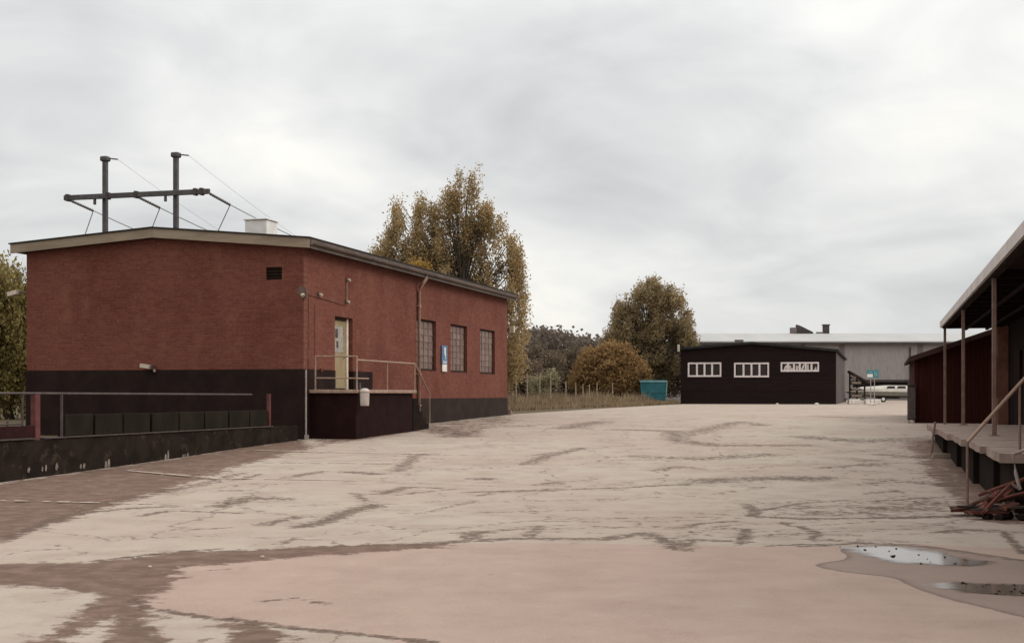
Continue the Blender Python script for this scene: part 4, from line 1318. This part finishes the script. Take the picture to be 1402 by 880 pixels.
# ------------------------------------------------------------------ small things right of the black shed
def boat():
    y = 134.0
    t = thing('motor_boat', 'white motor boat on a trailer in front of the grey warehouse', 'boat', (38.5, y, gz(y)))
    st = []      # sections from bow (left) to stern: x, half beam, keel z, deck z
    for x, hb, kz, dz in ((-4.6, .03, 1.05, 1.34), (-4.0, .4, .80, 1.36), (-2.9, .85, .55, 1.36), (-1.0, 1.15, .46, 1.34), (1.0, 1.2, .44, 1.32), (4.6, 1.15, .46, 1.32)):
        st.append([(x, -hb, dz), (x, -hb * .97, dz - .28), (x, -hb * .8, kz + .22), (x, 0, kz), (x, hb * .8, kz + .22), (x, hb * .97, dz - .28), (x, hb, dz)])
    hull, band = MB(), MB()
    n = 7
    vs = [p for sec in st for p in sec]
    fs = []
    for i in range(len(st) - 1):
        for j in range(1, n - 2):
            fs.append((i * n + j, (i + 1) * n + j, (i + 1) * n + j + 1, i * n + j + 1))
    fs.append(tuple((len(st) - 1) * n + j for j in range(1, n - 1)))
    hull.add(vs, fs)
    h = hull.build('hull', M['boat_grey'], t)
    fs = []
    for i in range(len(st) - 1):
        for j in (0, n - 2):
            fs.append((i * n + j, (i + 1) * n + j, (i + 1) * n + j + 1, i * n + j + 1))
        fs.append((i * n, i * n + n - 1, (i + 1) * n + n - 1, (i + 1) * n))
    L = (len(st) - 1) * n
    fs.append((L, L + 1, L + 5, L + 6))
    band.add([(x, yy * 1.02, z + .01) for x, yy, z in vs], fs)
    band.build('deck', M['boat'], t)
    c = MB().prism([(-3.3, 1.33), (2.6, 1.30), (2.5, 1.68), (-.2, 1.72), (-2.7, 1.55)], 'y', -.75, .75).build('cabin', M['boat'], t)
    for a, b_ in ((-.55, .35), (.5, 1.45)):
        MB().prism([(a, 1.40), (b_, 1.39), (b_ - .05, 1.62), (a + .15, 1.63)], 'y', -.775, -.752).build('cabin_window', M['dark_glass'], c)
    tr = MB().box(-4.6, 3.3, -.7, -.6, .32, .40).box(-4.6, 3.3, .6, .7, .32, .40).box(-1.0, -.9, -.59, .59, .32, .39).box(2.0, 2.1, -.59, .59, .32, .39).box(-4.9, -4.6, -.05, .05, .32, .40)
    tr.build('trailer', M['steel'], t)
    MB().box(-.9, .9, -.55, .55, .405, .46).build('cradle', M['timber_dark'], t)
    for yy in (-.95, .73):
        w = MB().tube([(-.9, yy, .31), (-.9, yy + .2, .31)], .31, 16).build('wheel', M['rubber'], t)
        MB().tube([(-.9, yy - .012, .31), (-.9, yy - .004, .31)], .17, 12).build('hub', M['boat'], w)
    MB().box(-4.55, -4.45, -.05, .05, .0, .32).build('jockey_stand', M['steel'], t)


boat()


def yard_sign():
    y = 99.0
    t = thing('yard_sign', 'teal sign with white field on two poles in a whitewashed foot', 'sign', (27.15, y, gz(y)))
    MB().box(-.42, .46, -.03, .0, 2.08, 2.66).build('board', M['sign_teal'], t)
    MB().box(-.40, .02, -.037, -.031, 2.12, 2.36).build('white_field', M['sign_white'], t)
    MB().box(.14, .22, -.037, -.031, 2.14, 2.56).box(.28, .36, -.037, -.031, 2.2, 2.56).box(-.3, .0, -.037, -.031, 2.46, 2.54).build('sign_marks', M['teal_rim'], t)
    for x in (-.12, .16):
        MB().tube([(x, .03, .1), (x, .03, 2.6)], .03, 8).build('pole', M['conduit'], t)
    MB().box(-.25, .28, -.2, .22, 0, .16).build('foot', M['block_white'], t, .03)


yard_sign()

for k, x in enumerate((28.75, 30.3)):
    y = 110.5
    t = thing('concrete_block', ['shorter whitewashed concrete block beside the black shed corner', 'longer whitewashed concrete block near the teal sign poles'][k], 'block', (x, y, gz(y)), .05 * k, 'whitewashed blocks')
    w = (.48, .66)[k]
    MB().prism([(-.3, 0), (.3, 0), (.24, .40), (-.24, .42)], 'x', -w, w).build('body', M['block_white'], t, .03)
    for s in (-.3, .3):
        MB().tube([(s, 0, .40), (s, 0, .50)], .03, 6).build('lifting_eye', M['steel'], t)


def rack():
    y = 128.0
    t = thing('timber_rack', 'dark stepped timber rack with pale boards behind the black shed corner', 'rack', (32.9, y, gz(y)))
    for x, h in ((0, 3.0), (.7, 2.6), (1.45, 1.9)):
        MB().box(x - .06, x + .06, -.1, .1, 0, h).build('upright', M['timber_dark'], t)
    for z, w in ((.5, 1.4), (1.15, 1.4), (1.75, 1.3), (2.3, .7)):
        s = MB().box(.062, w, -.4, .4, z, z + .08).build('shelf', M['timber_dark'], t)
        MB().box(.08, w * .75, -.42, .3, z + .083, z + .26).build('pale_board', M['timber_pale'], s)
    MB().prism([(-.1, 2.9), (1.7, 1.85), (1.9, 1.85), (1.9, 1.95), (-.1, 3.1)], 'y', -.5, .5).build('sloping_cover', M['timber_dark'], t)


rack()


def container():
    y = 111.5
    t = thing('waste_container', 'teal steel waste container with pale rim by the rust coloured bush', 'container', (12.0, y, gz(y)), -.1)
    w, d, h = 1.12, .9, 1.95
    MB().prism([(-w + .12, .18), (w - .12, .18), (w, h - .1), (-w, h - .1)], 'y', -d, d).build('body', M['teal'], t)
    for x in np.linspace(-.8, .8, 4):
        MB().box(x - .045, x + .045, -d - .05, -d - .003, .25, h - .15).build('rib', M['teal'], t)
    MB().box(-w - .05, w + .05, -d - .07, d + .07, h - .097, h + .03).build('rim', M['teal_rim'], t)
    MB().prism([(w - .02, h - .1), (w + .05, h - .1), (w - .02, .7), (w - .09, .7)], 'y', -d - .06, -d - .02).build('edge_flange', M['teal_rim'], t)
    MB().box(-w + .1, w - .1, -d - .045, -d - .004, .95, 1.03).build('waist_rail', M['teal'], t)
    MB().box(-w + .15, w - .15, -d + .1, d - .1, h + .033, h + .08).build('lid', M['teal'], t)
    for x in (-.75, .75):
        MB().box(x - .12, x + .12, -d + .1, d - .1, .0, .178).build('skid', M['rubber'], t)


container()


# ------------------------------------------------------------------ fence along the verge
def fence():
    t = thing('wire_fence', 'pale timber post and wire fence along the overgrown verge', 'fence', (0, 0, 0))
    pts = []
    pos = [(.28, 83.0), (.98, 83.4), (1.78, 84.0), (2.48, 84.8), (3.75, 91.0), (4.55, 93.5), (5.15, 95.0), (5.65, 96.5), (6.35, 98.5), (7.9, 103.0)]
    rnd = random.Random(4)
    for k, (x, y) in enumerate(pos):
        h = (2.15 if k < 4 else 1.65) + rnd.uniform(-.12, .12)
        z = gz(y)
        MB().tube([(x, y, z - .1), (x + rnd.uniform(-.04, .04), y, z + h)], [.045, .034], 7).build('post', M['fence_post'], t)
        pts.append((x, y - .06, z))
    for hh in (.4, .8, 1.2):
        MB().tube([(x, y, z + hh) for x, y, z in pts], .006, 4).build('wire', M['fence_wire'], t)


fence()


# ------------------------------------------------------------------ trees, bushes, grass
def leaves(name, mat, parent, centres, spread, per, size, droop=0.0, seed=1, aspect=.55):
    """many small leaf-sized faces in clumps about the given centres (n,3)"""
    r = np.random.default_rng(seed)
    C = np.repeat(np.asarray(centres), per, 0)
    sp = np.asarray(spread)
    if sp.ndim == 0 or sp.shape == (3,):
        off = r.normal(0, 1, (len(C), 3)) * sp
    else:
        off = r.normal(0, 1, (len(C), 3)) * np.repeat(sp, per, 0)
    P = C + off
    a = r.normal(0, 1, (len(P), 3)); a[:, 2] -= droop
    a /= np.linalg.norm(a, axis=1)[:, None]
    b = np.cross(a, r.normal(0, 1, (len(P), 3))); b /= np.linalg.norm(b, axis=1)[:, None] + 1e-9
    s = (size * r.uniform(.6, 1.35, len(P)))[:, None]
    V = np.stack([P - a * s, P + b * s * aspect, P + a * s, P - b * s * aspect], 1).reshape(-1, 3)
    me = bpy.data.meshes.new(name)
    n = len(P)
    me.vertices.add(n * 4); me.vertices.foreach_set('co', V.astype(np.float32).ravel())
    me.loops.add(n * 4); me.loops.foreach_set('vertex_index', np.arange(n * 4, dtype=np.int32))
    me.polygons.add(n); me.polygons.foreach_set('loop_start', np.arange(0, n * 4, 4, dtype=np.int32))
    me.update(); me.validate()
    me.materials.append(mat)
    o = bpy.data.objects.new(name, me); col.objects.link(o); o.parent = parent
    return o


def lobe_points(lobes, dens, seed, shell=.45):
    """clump centres through ellipsoid lobes, thicker towards their skins"""
    r = np.random.default_rng(seed)
    out = []
    for (x, y, z, rx, ry, rz) in lobes:
        n = int(dens * (rx * ry * rz) ** (2 / 3) * 4)
        d = r.normal(0, 1, (n, 3)); d /= np.linalg.norm(d, axis=1)[:, None]
        q = r.uniform(0, 1, n) ** shell
        k = 1 + .16 * np.sin(d[:, 0] * 5 + z) * np.sin(d[:, 2] * 6 + x) + r.normal(0, .05, n)
        out.append(np.array((x, y, z)) + d * (q * k)[:, None] * np.array((rx, ry, rz)))
    return np.concatenate(out)


def limbs(trunk, targets, r0, seed, name='trunk'):
    """tapered trunk with limbs that reach into the crown"""
    r = random.Random(seed)
    mb = MB()
    base = Vector(trunk[0]); top = Vector(trunk[1])
    n = 8
    pts = [base.lerp(top, i / n) + Vector((r.uniform(-.08, .08), r.uniform(-.08, .08), 0)) * (i > 0) for i in range(n + 1)]
    mb.tube(pts, [r0 * (1.25 if i == 0 else 1 - .8 * i / n) for i in range(n + 1)], 8)
    for tgt in targets:
        tg = Vector(tgt)
        f = min(.85, max(.12, (tg.z - base.z) / max(top.z - base.z, .1) * .55))
        s = base.lerp(top, f)
        mid = s.lerp(tg, .5) + Vector((r.uniform(-.2, .2), r.uniform(-.2, .2), r.uniform(-.1, .3)))
        rr = r0 * (1 - .8 * f) * .30
        mb.tube([s, s.lerp(mid, .6), mid, mid.lerp(tg, .55), tg], [rr, rr * .8, rr * .6, rr * .4, rr * .15], 6)
    return mb


def make_tree(name, label, loc, lobes, mat, dens, per, spread, size, r0, seed, top, droop=0.2, extra=None, group=None, cat='tree'):
    t = thing(name, label, cat, loc, 0, group)
    C = lobe_points(lobes, dens, seed)
    C = C[C[:, 2] > .15]
    tg = [C[i] for i in np.random.default_rng(seed).choice(len(C), min(len(C), 26), False)] + [(l[0], l[1], l[2] + l[5] * .7) for l in lobes]
    limbs(((0, 0, -.1), top), tg, r0, seed).build('trunk', M['bark'], t, smooth_shade=True)
    leaves('crown', mat, t, C, spread, per, size, droop, seed + 1)
    if extra:
        leaves('crown', extra[0], t, lobe_points(extra[1], dens, seed + 9), spread, per, size, droop, seed + 10)
    return t


def px_lobes(spec, X0, Y0, Z0, s):
    """lobes given in metres right/up of the stem, s scales all"""
    return [(x * s, d * s, z * s, rx * s, ry * s, rz * s) for x, d, z, rx, ry, rz in spec]


def upright(env, n, seed, rmin, rmax, hmin, hmax, zb, depth):
    """many slender upright sprays under an uneven envelope [(x, top), ...]"""
    r = random.Random(seed)
    xs, zs = [e[0] for e in env], [e[1] for e in env]
    out = []
    for _ in range(n):
        x = r.uniform(xs[0], xs[-1])
        top = float(np.interp(x, xs, zs))
        hh = r.uniform(hmin, hmax)
        lo = zb(x) if callable(zb) else zb
        z = top - hh - (max(top - lo - 2 * hh, 0)) * r.random() ** 1.15
        rr = r.uniform(rmin, rmax)
        out.append((x, r.uniform(-depth, depth), z, rr, rr, hh))
    return out


# tall poplar group behind the brick building (upright, open crown)
yT = 72.0
envP = [(-4.75, 8.0), (-4.2, 8.9), (-3.75, 9.6), (-3.45, 11.3), (-3.1, 11.5), (-2.85, 9.8), (-2.45, 9.2), (-2.15, 11.0), (-1.7, 11.8), (-1.2, 11.7), (-.6, 11.9), (-.1, 12.5), (.35, 12.9), (.75, 13.3), (1.1, 12.9), (1.35, 12.0), (1.75, 11.4), (2.2, 11.0), (2.7, 10.0), (3.2, 9.3), (3.7, 9.0), (4.05, 8.4), (4.2, 6.0)]
envP = [(min(x, 3.2 + (x - 3.2) * .6), z + .55) for x, z in envP]
spec = upright(envP, 300, 12, .18, .36, .5, 1.3, lambda x: 5.6 if x < -2 else (4.0 if x < 2 else .9), .9)
spec += [(x, .5, z, .6, .4, 1.3) for x, z in ((-1.6, 7.5), (-.6, 8.2), (.3, 8.5), (.3, 6.2), (1.3, 7.2), (2.2, 6.0), (3.0, 4.6), (3.3, 2.8), (1.2, 9.6))]
make_tree('poplar_tree', 'tall autumn brown poplar rising behind the brick building', (-3.1, yT, gz(yT)), spec, M['leaf_big'], 18, 20, (.11, .11, .22), .068, .22, 3, (.6, 0, 11.5), .5)
# yellow bushy treetop just above the eave
yY = 66.0
make_tree('yellow_tree', 'small yellow leaved tree showing above the eave before the poplar', (-4.62, yY, gz(yY)),
          [(0, 0, 6.9, .62, .6, .75), (-.3, .1, 6.5, .45, .4, .5), (.3, 0, 6.4, .45, .4, .5), (0, 0, 5.2, .9, .9, 1.2)], M['leaf_yellow'], 40, 26, .12, .07, .12, 8, (0, 0, 6.6), .3)
# dense tree between yard and black shed
yA = 119.0
envA = [(-4.0, 5.0), (-3.6, 6.6), (-3.0, 7.6), (-2.75, 9.8), (-2.5, 8.9), (-1.9, 9.6), (-1.3, 10.6), (-.6, 10.9), (0, 10.8), (.4, 12.0), (.8, 11.6), (1.3, 10.9), (2.0, 11.0), (2.6, 10.3), (3.2, 10.2), (3.6, 9.6), (3.95, 8.6), (4.1, 6.0)]
specA = upright(envA, 240, 5, .3, .65, .6, 1.3, .4, 1.8) + [(0, .6, 5.5, 2.4, 1.6, 4.0), (2.6, .3, 1.8, 1.4, 1.0, 1.8), (1.0, .3, 1.6, 1.5, 1.0, 1.7), (-1.5, .3, 2.0, 1.8, 1.0, 2.0)]
make_tree('broadleaf_tree', 'dense olive brown tree beside the black shed', (12.2, yA, gz(yA)), specA, M['leaf_olive'], 11, 20, (.17, .17, .26), .10, .3, 5, (.2, 0, 9.5), .3)
# rust bush before it
yB = 113.0
specB = [(0, 0, 2.6, 2.5, 2.2, 2.5), (-1.7, 0, 2.2, 1.7, 1.6, 2.2), (1.8, -.2, 2.1, 1.8, 1.6, 2.0), (.2, 0, 4.2, 1.5, 1.4, 1.0), (-1.2, -.3, 3.7, 1.1, 1, 1.0), (2.6, -.2, 1.6, 1.0, 1.0, 1.4), (1.4, 0, 3.7, 1.1, 1, .9)]
make_tree('rust_bush', 'broad rounded rust brown bush beside the teal container', (8.3, yB, gz(yB)), specB, M['leaf_rust'], 34, 24, (.2, .2, .2), .11, .16, 6, (.1, 0, 3.6), .2, cat='bush')
# darker scrub between the brick building and the bush
for k, (x, y, s, lab) in enumerate(((-.6, 96, 1.0, 'dark scrub bush close behind the brick building end'), (1.9, 110, 1.25, 'tall dark scrub bush behind the pale leaved shrub'), (4.9, 122, 1.3, 'dark scrub bush in the gap left of the rust brown bush'), (-2.6, 84, 1.0, 'dark scrub bush half hidden by the brick building corner'))):
    rk = random.Random(40 + k)
    sp = [(0, 0, 2.0 * s, 1.9 * s, 1.6 * s, 1.9 * s)] + [(rk.uniform(-1.8, 1.8) * s, rk.uniform(-.6, .6) * s, rk.uniform(1.0, 3.1) * s, rk.uniform(.7, 1.2) * s, .9 * s, rk.uniform(.7, 1.2) * s) for _ in range(6)]
    make_tree('scrub_bush', lab, (x, y, gz(y)), sp, M['leaf_dark'], 30, 22, (.2, .2, .2), .11, .12, 50 + k, (0, 0, 2.8 * s), .2, None, 'dark scrub behind the fence', 'bush')
# pale leaved shrub in the fence line
yS = 88.5
make_tree('pale_shrub', 'upright shrub with pale yellow green leaves in the fence line', (2.1, yS, gz(yS)),
          [(-.2, 0, 1.2, .7, .6, 1.1), (.55, 0, 2.0, .35, .3, .5), (.15, 0, 1.75, .4, .4, .5), (-.7, 0, 1.1, .4, .4, .9), (.85, 0, 1.8, .3, .3, .55)], M['leaf_pale'], 26, 20, (.1, .1, .14), .07, .04, 9, (0, 0, 1.6), -.3, cat='bush')
# willow at the left behind the gable
yL = 52.0
rk = random.Random(77)
spL = [(-1.2, 0, 3.6, 2.2, 1.8, 2.6), (-.3, 0, 4.6, 1.2, 1.2, 1.4), (-2.2, 0, 5.0, 1.3, 1.3, 1.3), (.7, 0, 3.0, 1.0, 1.0, 2.2), (.4, .2, 1.4, 1.4, 1.0, 1.6), (-1.5, 0, 1.2, 1.5, 1.2, 1.5)]
make_tree('willow_tree', 'yellow green drooping willow beside the brick gable', (-19.9, yL, gz(yL)), spL, M['leaf_willow'], 36, 26, (.09, .09, .35), .075, .2, 31, (-.6, 0, 4.8), 2.2)


def far_wood():
    # one wooded rise far behind the yard
    r = np.random.default_rng(5)
    xs = np.linspace(-130, 190, 120)
    C = []
    for _ in range(6000):
        x = r.uniform(-130, 46); y = 330 + r.uniform(0, 60)
        h = 10.5 + 2.6 * math.sin(x * .07) + 1.8 * math.sin(x * .19 + 1) + 4.0 * math.exp(-((x - 12) / 14) ** 2)
        C.append((x, y, 1 + r.uniform(.0, 1) ** .6 * (h + (y - 330) * .05)))
    o = leaves('far_wood', M['leaf_far'], None, np.array(C), (1.0, 1.0, .8), 16, .5, .1, 6, .8)
    tag(o, 'far wooded rise closing the view between the trees', 'wood', kind='stuff')


far_wood()


def dry_grass():
    r = np.random.default_rng(9)
    n = 26000
    A, B = np.array((-.9, 65.)), np.array((14.3, 111.2))
    d = (B - A) / np.linalg.norm(B - A); nn = np.array((-d[1], d[0]))
    u = r.uniform(0, 1, n) * np.linalg.norm(B - A); v = r.uniform(0, 1, n) ** 1.6 * 9 + .05
    P = A + u[:, None] * d + v[:, None] * nn
    clump = .5 + .5 * np.sin(P[:, 0] * 1.7 + 2 * np.sin(P[:, 1] * .4)) * np.sin(P[:, 1] * .9 + 1)
    h = (.20 + .95 * clump * np.clip(v / 2.5, .15, 1)) * r.uniform(.5, 1.15, n)
    z = g(P[:, 1])
    w = r.uniform(.012, .03, n)
    ang = r.uniform(0, 6.28, n)
    lean = r.normal(0, .22, (n, 2)) * h[:, None]
    base = np.column_stack([P, z])
    dx = np.column_stack([np.cos(ang) * w, np.sin(ang) * w, np.zeros(n)])
    tip = base + np.column_stack([lean, h])
    mid = base * .45 + tip * .55 + np.column_stack([-lean * .15, np.zeros(n)])
    V = np.stack([base - dx, base + dx, mid + dx * .8, tip, mid - dx * .8], 1).reshape(-1, 3)
    me = bpy.data.meshes.new('dry_grass')
    me.vertices.add(n * 5); me.vertices.foreach_set('co', V.astype(np.float32).ravel())
    me.loops.add(n * 5); me.loops.foreach_set('vertex_index', np.arange(n * 5, dtype=np.int32))
    me.polygons.add(n); me.polygons.foreach_set('loop_start', np.arange(0, n * 5, 5, dtype=np.int32))
    me.update(); me.validate()
    me.materials.append(M['straw'])
    o = bpy.data.objects.new('dry_grass', me); col.objects.link(o)
    tag(o, 'tall dry straw coloured grass along the verge', 'grass', kind='stuff')


dry_grass()
